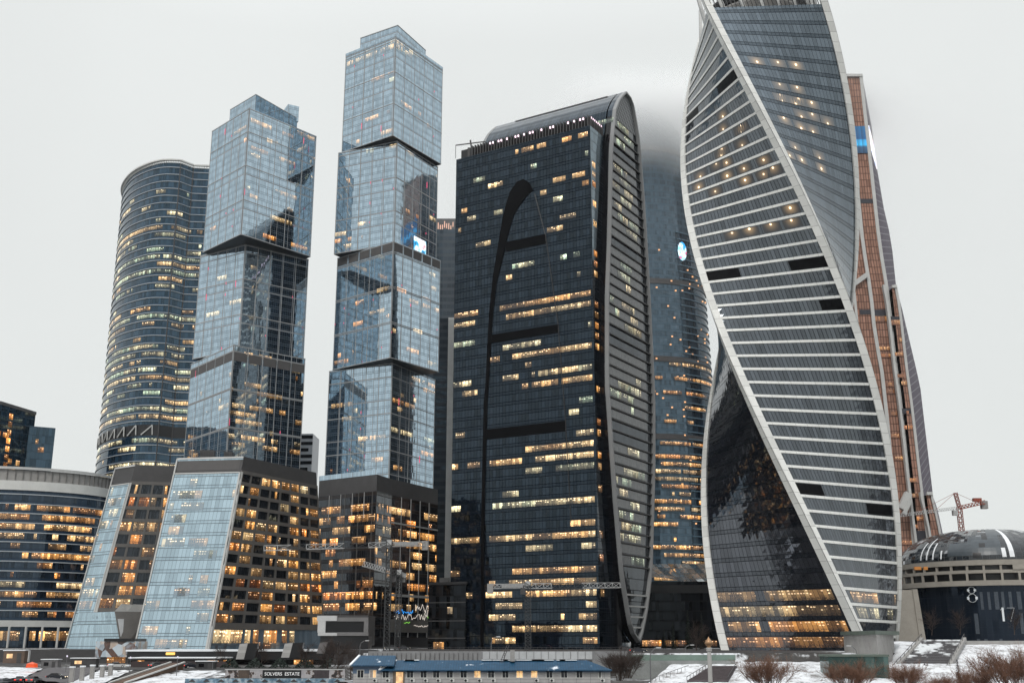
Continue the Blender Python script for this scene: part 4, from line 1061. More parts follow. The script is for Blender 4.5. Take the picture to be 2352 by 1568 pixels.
column(r1, 1.9, 600, 10, zt1+2); column(r2, 1.4, 597, 10, zt2+2); column(r3, 1.2, 594, 10, zt3+1.5)
column(lambda z: r2(z)-6.4, 1.3, 597.2, 10, zt2+2); column(lambda z: r3(z)-5.4, 1.2, 594.2, 10, zt3+1.5)
c2 = edge([(1969, 400), (1985, 560), (2004, 678), (2012, 760), (2030, 860), (2045, 1000), (2052, 1100), (2066, 1300)], 600)
column(c2, 1.9, 600, 10, at(1969, 395, 600).z)
column(lambda z: c2(z)-9.5, 1.4, 600.2, 10, at(1962, 640, 600).z)
for (z, x0, x1, Y, nm) in ((zt1+.9, lambda z: 190, r1, 599.6, 1), (zt2+.8, lambda z: r1(z)+.9, r2, 596.6, 1), (zt3+.7, lambda z: r2(z)+.7, r3, 593.6, 1)):
    b = MB(); b.beam((x0(z), Y, z), (x1(z)-.2, Y, z), 1.6); b.build('top_beam', M['pale_cladding'], me_)
b = MB(); p, q = at(1958, 655, 599), at(1990, 632, 599); b.beam(p, q, 2.6); b.build('diagonal_beam', M['pale_cladding'], me_)
b = MB(); p, q = at(2069, 1168, 593), at(2086, 1132, 593); b.beam(p, q, 3.5); p, q = at(2076, 1180, 592), at(2089, 1150, 592); b.beam(p, q, 2); b.build('diagonal_beam', M['pale_cladding'], me_)
dk = plain('copper_tower_louvre', (.03, .03, .04), .5, .2, .4)
def face_band(v0, v1, ea, eb, Y, mat, nm, d=.25):
    za, zb = at(2020, v1, Y).z, at(2020, v0, Y).z; b = MB(); f = lambda s, z: V((ea(z)+(eb(z)-ea(z))*s, Y, z)); b.strip(f, 0, 1, za, zb, d, 1); b.build(nm, mat, me_)
inn1 = lambda z: r1(z)-2.0
m1 = lambda z: c2(z)+.1
face_band(457, 467, m1, inn1, 600, dk, 'louvre_band'); face_band(711, 726, m1, inn1, 600, dk, 'louvre_band'); face_band(711, 722, lambda z: c2(z)-8, lambda z: c2(z)-2.0, 600, dk, 'louvre_band')
face_band(727, 737, lambda z: r2(z)-6.4, lambda z: r2(z)-1.5, 597, dk, 'louvre_band'); face_band(938, 950, lambda z: r2(z)-6.4, lambda z: r2(z)-1.5, 597, dk, 'louvre_band')
face_band(1218, 1250, lambda z: r2(z)-6.4, lambda z: r2(z)-1.5, 597, dk, 'louvre_band'); face_band(1230, 1250, lambda z: r3(z)-5.4, lambda z: r3(z)-1.3, 594, dk, 'louvre_band')
def edgewall(ea, eb, Y): f = lambda s, z: V((ea(z)+(eb(z)-ea(z))*s/10, Y, z)); f.L = 10; return f
fm1, fm2 = edgewall(m1, inn1, 599.8), edgewall(lambda z: r2(z)-6.5, lambda z: r2(z)-1.5, 596.8)
lt = Lit(me_); rr = random.Random(3)
for f in (fm1, fm2):
    lt.fill(f, 20, 190, 4.1, 1.25, lambda k, z: rr.choice([0, 0, .05, .3]), (.15, .4), 0, 10, 6, 0, .3, .8, rnd=rr, off=.1)
for f, v in ((fm1, 733), (fm2, 745)): z = at(2030, v, 600).z; lt.add(f, 0, z-2, 4.1, 0, 8, 1.25, 0, .3, .2, .9, 0, 1, .15)
M['lit_cop'] = litmat('lit_room_copper', .8, .07, frame=(.2, .08, .04))
lt.emit([M['lit_cop']], 60)
bl = NB('blue_screen'); x_, y_ = bl.uv(); st_ = bl.m('FRACT', bl.m('MULTIPLY', x_, 1.0))
zz0 = at(1980, 352, 600).z; zz1 = at(1980, 291, 600).z
blm = bl.bsdf(Base_Color=(.02, .03, .05), Emission_Strength=bl.m('ADD', .35, bl.m('MULTIPLY', st_, .5)),
              Emission_Color=bl.ramp(bl.m('DIVIDE', bl.m('SUBTRACT', y_, zz0), zz1-zz0), (0, (.02, .08, .16)), (.22, (.03, .12, .25)), (.30, (.05, .75, 1.4)), (.48, (.05, .55, 1.1)), (.52, (.01, .14, .38)), (1, (.01, .18, .42))))
b = MB(); f = edgewall(lambda z: 181, inn1, 599.7); b.strip(f, 0, 10, zz0, zz1, .3, 1); b.build('led_screen_or_reflection', blm, me_)
wsc = NB('white_screen'); x_, y_ = wsc.uv()
wsm = wsc.bsdf(Base_Color=(.02, .02, .02), Emission_Strength=1.3, Emission_Color=wsc.ramp(wsc.noise(.15, 2), (.35, (.1, .3, .9)), (.45, (1, 1, 1)), (.6, (1, .95, .95)), (.68, (1, .2, .1))))
za, zb = at(2003, 362, 615).z, at(2003, 306, 615).z
b = MB(); f = lambda s, z: V((r1(z)+(s1(z)-r1(z))*s, 600+40*s, z)); b.strip(f, .12, .8, za, zb, .5, 1); b.build('led_screen_or_reflection', wsm, me_)

# ---------------------------------------------------------------- domed hall on the right
dm = thing('domed_hall', 'round hall with dark glass dome, pale rings and white numbers 8 and 17', 'hall', (208, 500, 11))
DC = (209., 500.); RD = 37.0
zr = at(2222, 1283, 463).z
dg = NB('dome_glass'); x_, y_ = dg.uv()
px, py = dg.m('DIVIDE', x_, 2.6), dg.m('DIVIDE', y_, 1.5)
v_, c_ = dg.wn(dg.comb(dg.m('FLOOR', px), dg.m('FLOOR', py), 2)); v2_, _ = dg.wn(dg.comb(dg.m('FLOOR', dg.m('DIVIDE', px, 4)), 3, 5))
ln = dg.m('MAXIMUM', dg.m('LESS_THAN', dg.m('FRACT', px), .07), dg.m('LESS_THAN', dg.m('FRACT', py), .09))
g_ = dg.n.new('ShaderNodeNewGeometry'); nn = dg.vm('NORMALIZE', dg.vm('ADD', g_.outputs['Normal'], dg.vm('SCALE', dg.vm('SUBTRACT', c_, (.5, .5, .5)), .22)))
glint_snow = dg.m('MULTIPLY', dg.m('GREATER_THAN', v_, .80), dg.smooth(dg.noise(.10, 3), .50, .60))  # pale panes: reflected sparkle put into the base colour, beside bits of snow
dgm = dg.bsdf(Base_Color=dg.mix(glint_snow, dg.mix(ln, dg.mix(v_, (.008, .010, .014), (.02, .026, .032)), (.10, .105, .11)), (.5, .52, .55)), Roughness=.06, IOR=f0ior(.06), Specular_IOR_Level=dg.m('MULTIPLY', dg.m('SUBTRACT', 1.0, ln), .5), Normal=nn)
b = MB(); hd = 15.0; prof = [(RD*cos(t)**.8, zr+hd*sin(t)) for t in [pi/2*k/22 for k in range(23)]]; prof[-1] = (.05, zr+hd)
b.lathe(DC, prof, 96); b.build('dome', dgm, dm, smooth=True)
def dpt(a, t, o=.12): r = (RD+o)*cos(t)**.8; return V((DC[0]+r*cos(a), DC[1]+r*sin(a), zr+(hd+o)*sin(t)))
def patch(a0, a1, t0, t1, nm, mat, n=6):
    b = MB()
    for i in range(n):
        for j in range(n):
            A0, A1, T0, T1 = a0+(a1-a0)*i/n, a0+(a1-a0)*(i+1)/n, t0+(t1-t0)*j/n, t0+(t1-t0)*(j+1)/n
            b.poly([dpt(A0, T0), dpt(A1, T0), dpt(A1, T1), dpt(A0, T1)])
    b.build(nm, mat, dm)
grp = plain('dome_grey_panel', (.055, .068, .08), .3, .25, .4); sno = M['snow']
dgr = lambda x: rad(x)
patch(dgr(236), dgr(258), .12, .75, 'cladding_panel', grp); patch(dgr(250), dgr(262), .75, 1.15, 'cladding_panel', grp); patch(dgr(224), dgr(236), .12, .5, 'cladding_panel', grp)
patch(dgr(262), dgr(265), .06, 1.12, 'snow_streak', sno); patch(dgr(257.5), dgr(260), .06, .32, 'snow_streak', sno)
for a_, t1_ in ((203, .6), (208, .75), (213, .55), (219, .3)): patch(dgr(a_), dgr(a_+1.1), .06, t1_, 'snow_streak', sno)
patch(dgr(244), dgr(248), .35, .48, 'dark_pane', M['black']); patch(dgr(240), dgr(245), .05, .2, 'dark_pane', M['black']); patch(dgr(246), dgr(250), .6, .8, 'dark_pane', M['black'])
z1a, z2a, z2b, z3a, z3b = zr-2.2, at(2222, 1309, 462).z, at(2222, 1314, 462).z, at(2222, 1331, 462).z, at(2222, 1343, 462).z
beige = plain('beige_concrete', (.33, .305, .27), .85, .14, .3, bump=.2)
for za, zb, r in ((z1a, zr-.1, 37.6), (z2b, z2a+.4, 38.6), (z3b, z3a, 39.6)):
    b = MB(); b.lathe(DC, [(r-4, za), (r, za), (r, zb), (r-4, zb)], 96); b.build('ring_slab', beige, dm)
b = MB(); b.lathe(DC, [(35.5, z3b-1), (35.5, zr)], 72); b.build('inner_wall', M['black'], dm)
for k in range(36):
    a = 2*pi*k/36+.1
    for r, za, zb in ((36.9, z2a+.4, z1a), (38.2, z3a, z2b)): b = MB(); b.box((DC[0]+r*cos(a), DC[1]+r*sin(a), (za+zb)/2), (.7, .9, zb-za), a); b.build('post', beige, dm)
b = MB(); mesh_a0, mesh_a1 = rad(262), rad(330); n = 24
for i in range(n):
    a0, a1 = mesh_a0+(mesh_a1-mesh_a0)*i/n, mesh_a0+(mesh_a1-mesh_a0)*(i+1)/n
    p = lambda a, z: V((DC[0]+39.0*cos(a), DC[1]+39.0*sin(a), z)); b.poly([p(a0, z2a+.4), p(a1, z2a+.4), p(a1, z1a), p(a0, z1a)])
b.build('scaffold_netting', beige, dm)
dw = NB('hall_glass'); x_, y_ = dw.uv()
ln = dw.m('MAXIMUM', dw.m('LESS_THAN', dw.m('FRACT', dw.m('DIVIDE', x_, 2.0)), .06), dw.m('LESS_THAN', dw.m('FRACT', dw.m('DIVIDE', y_, 3.0)), .04))
dwm = dw.bsdf(Base_Color=dw.mix(ln, (.006, .010, .017), (.014, .018, .026)), Roughness=.1, IOR=1.42, Specular_Tint=(.6, .75, 1))
b = MB(); b.lathe(DC, [(37.6, 10), (37.6, z3b)], 96); b.build('glass_drum', dwm, dm)
fr_m = plain('frosted_strip', (.055, .07, .09), .6, .5, 1.5)
for k in range(22):
    a = rad(238+k*4.3+R.uniform(-.5, .5))
    for za, zb in ((z3b-9.5, z3b-2.5), (z3b-19, z3b-11), (12, z3b-21)):
        if R.random() < .55: b = MB(); b.box((DC[0]+37.75*cos(a), DC[1]+37.75*sin(a), (za+zb)/2), (.12, R.uniform(.8, 1.6), zb-za), a); b.build('frosted_strip', fr_m, dm)
numm = plain('number_white', (.80, .84, .88), .5, .05, .5)
def numeral(txt, u, v, h):
    a = None
    for k in range(400):
        t = rad(200)+rad(140)*k/400; p = V((DC[0]+37.9*cos(t), DC[1]+37.9*sin(t), 30)); du = abs(proj(p)[0]-u)
        if a is None or du < a[0]: a = (du, t)
    t = a[1]; p = V((DC[0]+38.2*cos(t), DC[1]+38.2*sin(t), 0)); z = at(u, v, p.y).z
    b = MB(); X = V((-sin(t), cos(t), 0)); 
    def ringp(cz, r): 
        for k in range(20): a0, a1 = 2*pi*k/20, 2*pi*(k+1)/20; b.beam(p+X*(r*cos(a0))+V((0, 0, cz+r*sin(a0))), p+X*(r*cos(a1))+V((0, 0, cz+r*sin(a1))), h*.15, .1)
    if txt == '8': ringp(z-h*.23, h*.25); ringp(z+h*.25, h*.20)
    else:
        q = lambda x, y: p+X*(x*h)+V((0, 0, z+y*h))
        for s_ in (((-.42, .28), (-.28, .45)), ((-.28, .45), (-.28, -.45)), ((.0, .42), (.45, .42)), ((.45, .42), (.15, -.45))): b.beam(q(*s_[0]), q(*s_[1]), h*.14, .1)
    b.build('numeral', numm, dm)
numeral('8', 2233, 1364, 6.6); numeral('17', 2310, 1410, 6.0)
b = MB(); P0 = [at(2070, 1450, 452), at(2124, 1450, 452)]; 
b.hexa([V((P0[0].x-2, 452, 10)), V((P0[1].x, 452, 10)), V((P0[1].x, 470, 10)), V((P0[0].x-2, 470, 10))], [V((P0[0].x-2, 452, at(2090, 1354, 452).z)), V((P0[1].x-1.8, 452, at(2090, 1354, 452).z)), V((P0[1].x-1.8, 470, at(2090, 1354, 452).z)), V((P0[0].x-2, 470, at(2090, 1354, 452).z))])
b.build('concrete_pylon', beige, dm)
b = MB(); x1 = P0[1].x; zt_ = at(2090, 1354, 452).z; b.hexa([V((x1-2.2, 451.6, 10)), V((x1+.3, 451.6, 10)), V((x1+.3, 470.3, 10)), V((x1-2.2, 470.3, 10))], [V((x1-3.4, 451.6, zt_+.3)), V((x1-1.5, 451.6, zt_+.3)), V((x1-1.5, 470.3, zt_+.3)), V((x1-3.4, 470.3, zt_+.3))]); b.build('pylon_edge', beige, dm)
b = MB(); p = at(2108, 1309, 466); b.box((p.x, p.y, p.z+.8), (2.8, 1, 1.3)); p = at(2126, 1309, 464); b.box((p.x, p.y, p.z+.8), (1.6, 1, 1.3)); b.build('orange_crate', plain('orange_paint', (.55, .22, .05), .6, .1), dm)

# ---------------------------------------------------------------- tower cranes
red = plain('crane_red', (.26, .055, .03), .5, .2, .6); cw = plain('crane_white', (.42, .42, .42), .5, .15, .6); cdk = plain('crane_dark', (.04, .042, .045), .5, .2, .6)
YR = 545
rc = thing('tower_crane', 'red tower crane standing above the glass dome against the sky', 'crane', (at(2212, 1250, YR).x, YR, 11), 'tower cranes')
px_ = at(2212, 1250, YR).x; zj = at(2206, 1163, YR).z; za_ = at(2203, 1131, YR).z
b = MB(); b.lattice((px_, YR, 11), (px_, YR, zj), 2.0, 26, .26); b.build('mast', red, rc)
b = MB(); b.lattice((px_, YR, zj), (px_-1.2, YR, za_), 1.4, 4, .24); b.build('tower_head', red, rc)
jl = at(2066, 1183, 527); jr = at(2263, 1152, 552)
b = MB(); b.lattice((px_, YR, zj-.5), jl, 1.3, 24, .17, True); b.build('jib', cw, rc)
b = MB(); b.lattice((px_, YR, zj-.5), jr, 1.6, 8, .3, True); b.box((jr.x-4, jr.y, jr.z+1), (4, 2, 1.6)); b.build('counter_jib', red, rc)
b = MB(); b.box((jr.x-.8, jr.y, jr.z-1.5), (3, 2.4, 3.8)); b.build('counterweight', M['concrete'], rc)
b = MB(); b.box((px_-3.0, YR-1.5, zj-3.2), (2.2, 2, 2.4)); b.build('cab', cw, rc)
b = MB(); h = V((px_-1.2, YR, za_)); J = V((px_, YR, zj-.5)); b.beam(h, J+(jl-J)*.42, .13); b.beam(h, J+(jl-J)*.75, .13); b.beam(h, J+(jr-J)*.75, .13); b.build('tie_cable', red, rc)
def site_crane(label, u, vj, Y, segs, cj, head, dv=0., sign=None):
    base = at(u, 1515, Y); top = at(u, vj, Y); t = thing('tower_crane', label, 'crane', (base.x, Y, 8), 'tower cranes')
    b = MB(); b.lattice((base.x, Y, 6), (base.x, Y, top.z+1), 1.7, 22, .2); b.build('mast', cdk, t)
    (ul, vl, Yl), (ur, vr, Yr_) = segs[0], segs[1]; A, B_ = at(ul, vl, Yl), at(ur, vr, Yr_); J = V((base.x, Y, top.z))
    cuts = [0, .21, .33, .62, .82, 1] if head is None else head
    for i, (c0, c1) in enumerate(zip(cuts, cuts[1:])):
        b = MB(); b.lattice(A+(J-A)*c0, A+(J-A)*c1, 1.5, max(2, int(14*(c1-c0))), .15, True); b.build('jib_section', cw if i % 2 == 0 else cdk, t)
    b = MB(); b.lattice(J, B_, 1.3, 8, .16); b.build('counter_jib', cw, t)
    b = MB(); b.box((B_.x-.8, B_.y, B_.z-.6), (1.8, 1.6, 2.8)); b.build('counterweight', M['concrete'], t)
    b = MB(); b.box((J.x-1.5, J.y-1.2, J.z-1.6), (1.5, 1.5, 1.9)); b.build('cab', M['dark_grey'], t)
    b = MB(); b.box((J.x, J.y, J.z+.6), (1.5, 1.5, 1.6)); b.build('slewing_top', cw, t)
    if cj: 
        d = B_-J
        b = MB(); b.hexa(*[[J+d*.15+V((0, -.9, z)), J+d*.75+V((0, -.9, z)), J+d*.75+V((0, -.8, z)), J+d*.15+V((0, -.8, z))] for z in (-.5, .7)]); b.build('sign_board', plain('sign_grey', (.30, .30, .30), .6, .3, 2), t)
    return t
site_crane('white and dark tower crane with a level jib in front of the amber podium', 887, 1250, 352, [(606, 1258, 340), (982, 1248, 356)], True, [0, .21, .33, .63, .83, 1])
site_crane('low tower crane with a short raised jib beside the taller crane at the podium', 912, 1318, 372, [(836, 1294, 362), (930, 1322, 374)], False, [0, .72, 1])
site_crane('tower crane with a split jib in front of the black arched tower', 1213, 1345, 345, [(1424, 1343, 352), (1132, 1346, 342)], True, [0, .42, .75, 1])

# ---------------------------------------------------------------- ground, quay, water
gy = [(-600, -3), (150, -3), (168, 1.6), (262, 2.3), (275, 2.8), (298, 6.5), (318.5, 6.8), (319.5, 9.2), (345, 9.4), (420, 9.6), (700, 10), (2500, 10), (9000, 10)]
def gz(y): return interp(y, [a for a, _ in gy], [c for _, c in gy])
gl = [(-600, -3), (150, -3), (168, 1.6), (262, 2.3), (275, 2.8), (298, 5.0), (318.5, 5.2), (319.5, 5.3), (345, 5.5), (386, 5.7), (388.5, 9.5), (420, 9.7), (700, 10), (2500, 10), (9000, 10)]
def glz(y): return interp(y, [a for a, _ in gl], [c for _, c in gl])
gm = NB('ground_snow_asphalt')
g1 = gm.noise(.045, 5); g2 = gm.noise(.5, 5)
mk = gm.smooth(gm.m('ADD', gm.m('MULTIPLY', g1, .6), gm.m('MULTIPLY', g2, .4)), .50, .60)
gmm = gm.bsdf(Base_Color=gm.mix(mk, gm.ramp(g2, (.3, (.035, .033, .033)), (.7, (.075, .07, .066))), (.70, .72, .75)), Roughness=.85, Normal=gm.bump(g2, .4, .15))
b = MB(); xs = [-9000, -1500, -400]+list(range(-300, 301, 20))+[400, 1500, 9000]
gmid = [(-600, -3), (150, -3), (168, 1.6), (262, 2.3), (275, 2.8), (317, 3.0), (318.5, 3.2), (319.5, 9.2), (345, 9.4), (420, 9.6), (700, 10), (2500, 10), (9000, 10)]
gmz = lambda y: interp(y, [a for a, _ in gmid], [c for _, c in gmid])
xs = sorted(set(xs+[-45, -41, 30, 41, 43])); ys_ = sorted(set([a for a, _ in gy]+[a for a, _ in gl]))
rows = [[b.vert((x, y, glz(y) if x <= -45 else gmz(y) if x <= 41 else gz(y)), (x, y)) for x in xs] for y in ys_]
for j in range(len(ys_)-1):
    for i in range(len(xs)-1): b.face([rows[j][i], rows[j][i+1], rows[j+1][i+1], rows[j+1][i]])
b.build('ground', gmm, None, kind='structure')
b = MB(); b.poly([(-400, 301, 5.15), (-45.2, 301, 5.15), (-45.2, 385.5, 5.78), (-400, 385.5, 5.78)]); b.build('street', plain('asphalt', (.035, .033, .034), .8, .4, .15), None, kind='structure')
b = MB(); b.poly([(-40.5, 320, 9.24), (88, 320, 9.24), (88, 345, 9.44), (-40.5, 345, 9.44)]); b.poly([(-40.5, 345, 9.44), (88, 345, 9.44), (88, 440, 9.68), (-40.5, 440, 9.68)]); b.build('street', D.materials['asphalt'], None, kind='structure')
b = MB(); b.prism([(-400, 385), (-45.5, 385), (-45.5, 388.4), (-400, 388.4)], 4, 9.7); b.build('embankment_kerb', M['dark_grey'], None, kind='structure')
wm = NB('river_water'); wmm = wm.bsdf(Base_Color=(.012, .016, .018), Roughness=.08, IOR=1.33, Normal=wm.bump(wm.noise(.35, 4), .25, .3))
b = MB(); b.poly([(-9000, -600, 0), (9000, -600, 0), (9000, 162, 0), (-9000, 162, 0)]); b.build('water', wmm, None, kind='structure')
b = MB(); b.prism([(-9000, 161.5), (9000, 161.5), (9000, 166), (-9000, 166)], -3, 2.4); b.build('quay', M['concrete'], None, kind='structure')
# snow slopes
def slope(nm, pts, mat):
    b = MB(); b.poly(pts); return b.build(nm, mat, None, kind='structure')
snm = NB('trodden_snow'); s1_ = snm.noise(.25, 5); s2_ = snm.noise(1.4, 5)
snmm = snm.bsdf(Base_Color=snm.ramp(snm.m('ADD', snm.m('MULTIPLY', s1_, .6), snm.m('MULTIPLY', s2_, .4)), (.40, (.26, .25, .25)), (.49, (.66, .67, .70)), (.62, (.80, .82, .85))), Roughness=.8, Normal=snm.bump(s2_, .5, .2))
b = MB(); ny, nx = 16, 40; rows = []
for j in range(ny+1):
    y = 266+(318.2-266)*j/ny; rows.append([b.vert((x := (x0_ := 30+max(0, y-268)*.36)+(160-x0_)*i/nx, y, gz(y)+.12+.12*sin(x*.9+j)), (x, y)) for i in range(nx+1)])
for j in range(ny):
    for i in range(nx): b.face([rows[j][i], rows[j][i+1], rows[j+1][i+1], rows[j+1][i]])
b.build('snow_slope', snmm, None, smooth=True, kind='structure')
b = MB(); rows = []
for j in range(ny+1):
    y = 292+(345-292)*j/ny; rows.append([b.vert((x := 103+75*i/nx, y, interp(y, [292, 296, 326, 345], [3.8, 4.2, 11.5, 12.3])*interp(x, [103, 106], [.6, 1])+.1*sin(x*.7+j*1.3)), (x, y)) for i in range(nx+1)])
for j in range(ny):
    for i in range(nx): b.face([rows[j][i], rows[j][i+1], rows[j+1][i+1], rows[j+1][i]])
b.build('snow_bank', snmm, None, smooth=True, kind='structure')
b = MB(); b.prism([(116, 327), (300, 327), (300, 480), (142, 480), (142, 395)], 8, 12.5); b.build('terrace', M['concrete'], None, kind='structure')

# stairs and walls on the right
stair_m = NB('snowy_steps'); x_, y_ = stair_m.uv(); s2_ = stair_m.noise(.5, 4); s3_ = stair_m.noise(.12, 2)
f_ = stair_m.smooth(stair_m.m('ADD', stair_m.m('MULTIPLY', s2_, .35), stair_m.m('MULTIPLY', s3_, .65)), .50, .58)
g_ = stair_m.n.new('ShaderNodeNewGeometry'); sz_ = stair_m.n.new('ShaderNodeSeparateXYZ'); stair_m.t.links.new(g_.outputs['Normal'], sz_.inputs[0])
flat = stair_m.m('GREATER_THAN', sz_.outputs[2], .5)
sm_ = stair_m.bsdf(Base_Color=stair_m.mix(stair_m.m('MAXIMUM', f_, stair_m.m('MULTIPLY', flat, .3)), (.09, .085, .09), (.76, .78, .80)), Roughness=.85)
def stairs(label, u0, u1, u0b, u1b, vb, vt, Y0, Y1, n=20):
    A, B_, C0, D0 = at(u0b, vb, Y0), at(u1b, vb, Y0), at(u0, vt, Y1), at(u1, vt, Y1)
    t = thing('outdoor_stairs', label, 'stairs', tuple(A), 'embankment stairs')
    b = MB()
    for k in range(n):
        t0, t1 = k/n, (k+1)/n; a, c = A.lerp(C0, t0), B_.lerp(D0, t0); d, e_ = A.lerp(C0, t1), B_.lerp(D0, t1); zt = d.z
        P = [V((a.x, a.y, zt)), V((c.x, c.y, zt)), V((e_.x, e_.y, zt)), V((d.x, d.y, zt))]; b.poly(P); b.poly([V((a.x, a.y, a.z-.02)), V((c.x, c.y, c.z-.02)), P[1], P[0]])
    b.build('steps', sm_, t)
    for X0, X1 in ((A, C0), (B_, D0)):
        b = MB(); up = V((0, 0, .55)); b.beam(X0+up*.3, X1+up*.3, .9, 1.0); b.build('side_wall', M['concrete'], t)
        b = MB(); b.beam(X0+V((0, 0, 1.6)), X1+V((0, 0, 1.6)), .12)
        for k in range(9): q = X0.lerp(X1, k/8); b.beam(q+V((0, 0, .4)), q+V((0, 0, 1.6)), .1)
        b.build('handrail', M['dark_grey'], t)
stairs('broad snow dusted steps with dark treads at the foot of the twisted tower', 2118, 2216, 2052, 2176, 1541, 1468, 297, 326)
gw = thing('concrete_block', 'grey concrete block with a green topped slab beside the foot of the twisted tower', 'wall', (at(2040, 1500, 300).x, 305, 6))
xa, xb = at(2030, 1500, 300).x, at(2120, 1500, 300).x; zt_ = at(2050, 1456, 300).z
b = MB(); b.prism([(xa-1.5, 300), (xb, 322), (xb, 330), (xa-1.5, 330)], 4, zt_); b.build('body', M['concrete'], gw)
gtop = plain('green_stone', (.10, .125, .105), .7, .2, .5)
b = MB(); b.prism([(xa-2, 299.3), (xb+1.6, 321.6), (xb+1.6, 331), (xa-2, 331)], zt_+.01, zt_+1.0); b.build('top_slab', gtop, gw)
gw2 = thing('retaining_wall', 'grey green granite wall between the arched and twisted towers', 'wall', (at(1570, 1530, 300).x, 300, 3), 'embankment walls')
xa, xb = at(1449, 1530, 299).x, at(1689, 1530, 299).x; zt_ = at(1570, 1516, 299).z; zt2_ = at(1570, 1503, 299).z
granite = plain('granite', (.235, .245, .24), .7, .25, .4, bump=.15)
b = MB(); b.prism([(xa, 299), (xb, 299), (xb, 303), (xa, 303)], 1, zt_); b.build('wall', granite, gw2)
b = MB(); b.prism([(xa, 299.2), (xb+.2, 299.2), (xb+.2, 302.8), (xa, 302.8)], zt_+.01, zt2_); b.build('glass_balustrade', plain('green_glass', (.16, .22, .19), .25, .15, .5), gw2)
# boarded ramp up the slope
rp_ = thing('boarded_ramp', 'dark brown boarded stair ramp crossing the snow slope behind the lamp column', 'ramp', tuple(at(1650, 1545, 284)))
def gp(u, v): 
    lo, hi = 262., 318.
    for _ in range(40):
        m_ = (lo+hi)/2; p = at(u, v, m_)
        if p.z < gz(m_)+.3: lo = m_
        else: hi = m_
    # the ray meets the slope where its height equals the ground's
    best = min(((abs(at(u, v, y/2).z-gz(y/2)-.3), y/2) for y in range(526, 638)), key=lambda a: a[0])[1]
    return at(u, v, best)
A, B_, C0, D0 = gp(1578, 1564), gp(1672, 1564), gp(1693, 1529), gp(1634, 1529)
b = MB(); n = 14
for k in range(n):
    a, c = A.lerp(D0, k/n), B_.lerp(C0, k/n); d, e_ = A.lerp(D0, (k+1)/n), B_.lerp(C0, (k+1)/n); z = max(d.z, e_.z)+.1
    b.hexa([V((a.x, a.y, a.z-.6)), V((c.x, c.y, c.z-.6)), V((e_.x, e_.y, e_.z-.6)), V((d.x, d.y, d.z-.6))], [V((a.x, a.y, z)), V((c.x, c.y, z)), V((e_.x, e_.y, z)), V((d.x, d.y, z))])
b.build('boards', plain('brown_boards', (.085, .07, .075), .8, .3, 1), rp_)
b = MB()
for X0, X1 in ((A, D0), (B_, C0)):
    b.beam(X0+V((0, 0, 1.1)), X1+V((0, 0, 1.1)), .1)
    for k in range(9): q = X0.lerp(X1, k/8); b.beam(q, q+V((0, 0, 1.1)), .1)
b.build('handrail', M['dark_grey'], rp_)
rl = thing('stair_railing', 'thin dark stepped railing on the snow bank left of the lamp column', 'railing', tuple(gp(1500, 1560)))
b = MB(); Pp = [gp(1498+k*8.4, 1567-k*3.1) for k in range(11)]
for p, q in zip(Pp, Pp[1:]): b.beam(p+V((0, 0, 1.0)), q+V((0, 0, 1.0)), .09); b.beam(p, p+V((0, 0, 1.0)), .09)
b.build('rail', M['dark_grey'], rl)
# hoarding behind the blue roofed house
hw = thing('retaining_wall', 'long pale panelled wall running behind the blue roofed house', 'wall', (0, 319, 6.5), 'embankment walls')
xa, xb, xm, xn = at(846, 1500, 318).x, at(1444, 1500, 318).x, at(1108, 1500, 318).x, at(1361, 1500, 318).x; zt_ = at(1150, 1494.5, 318).z
b = MB(); b.prism([(xa, 318), (xb, 318), (xb, 319.8), (xa, 319.8)], 5, zt_); b.build('wall', plain('pale_wall', (.22, .22, .225), .8, .2, .6), hw)
wp = plain('white_panel', (.42, .43, .44), .6, .12, .6)
npn = 15
for k in range(npn):
    x0, x1 = xm+(xn-xm)*k/npn, xm+(xn-xm)*(k+1)/npn; b = MB(); b.box(((x0+x1)/2, 317.9, zt_-1.1), (x1-x0-.18, .2, 2.0)); b.build('panel', wp, hw)
    b = MB(); b.box(((x0+x1)/2, 317.92, zt_-2.9), (x1-x0-.25, .18, 1.1)); b.build('lower_window', M['dark_grey'] if k % 3 else granite, hw)
for k in range(24): x = xa+(xm-xa)*k/24; b = MB(); b.box((x, 317.9, zt_-1.8), (.12, .2, 2.6)); b.build('post', M['dark_grey'], hw)
b = MB(); [b.beam((xa+(xb-xa)*k/60, 318.6, zt_), (xa+(xb-xa)*k/60, 318.6, zt_+1.0), .06) for k in range(61)]; b.beam((xa, 318.6, zt_+1), (xb, 318.6, zt_+1), .07); b.build('handrail', M['dark_grey'], hw)

# ---------------------------------------------------------------- blue roofed house
ho = thing('long_house', 'long low white house with a snow streaked blue roof on the embankment', 'house', (at(1106, 1560, 250).x, 252, 2))
YH = 250.; X = lambda u: at(u, 1550, YH).x; ZZ = lambda v: at(1100, v, YH).z
sid = NB('siding'); x_, y_ = sid.uv()
l1_ = sid.m('LESS_THAN', sid.m('FRACT', sid.m('DIVIDE', y_, .62)), .07); l2_ = sid.m('LESS_THAN', sid.m('FRACT', sid.m('DIVIDE', x_, 3.0)), .02)
sidm = sid.bsdf(Base_Color=sid.mix(sid.m('MAXIMUM', l1_, l2_), sid.ramp(sid.noise(.6, 5), (.3, (.36, .35, .35)), (.7, (.47, .46, .455))), (.12, .12, .13)), Roughness=.75)
blu = NB('blue_roof'); x_, y_ = blu.uv(); rb_ = blu.m('LESS_THAN', blu.m('FRACT', blu.m('DIVIDE', x_, .55)), .12)
nn_ = blu.noise(.28, 5); n2_ = blu.noise(1.1, 4)
sn_ = blu.smooth(blu.m('ADD', blu.m('MULTIPLY', nn_, .7), blu.m('MULTIPLY', n2_, .3)), .60, .68)
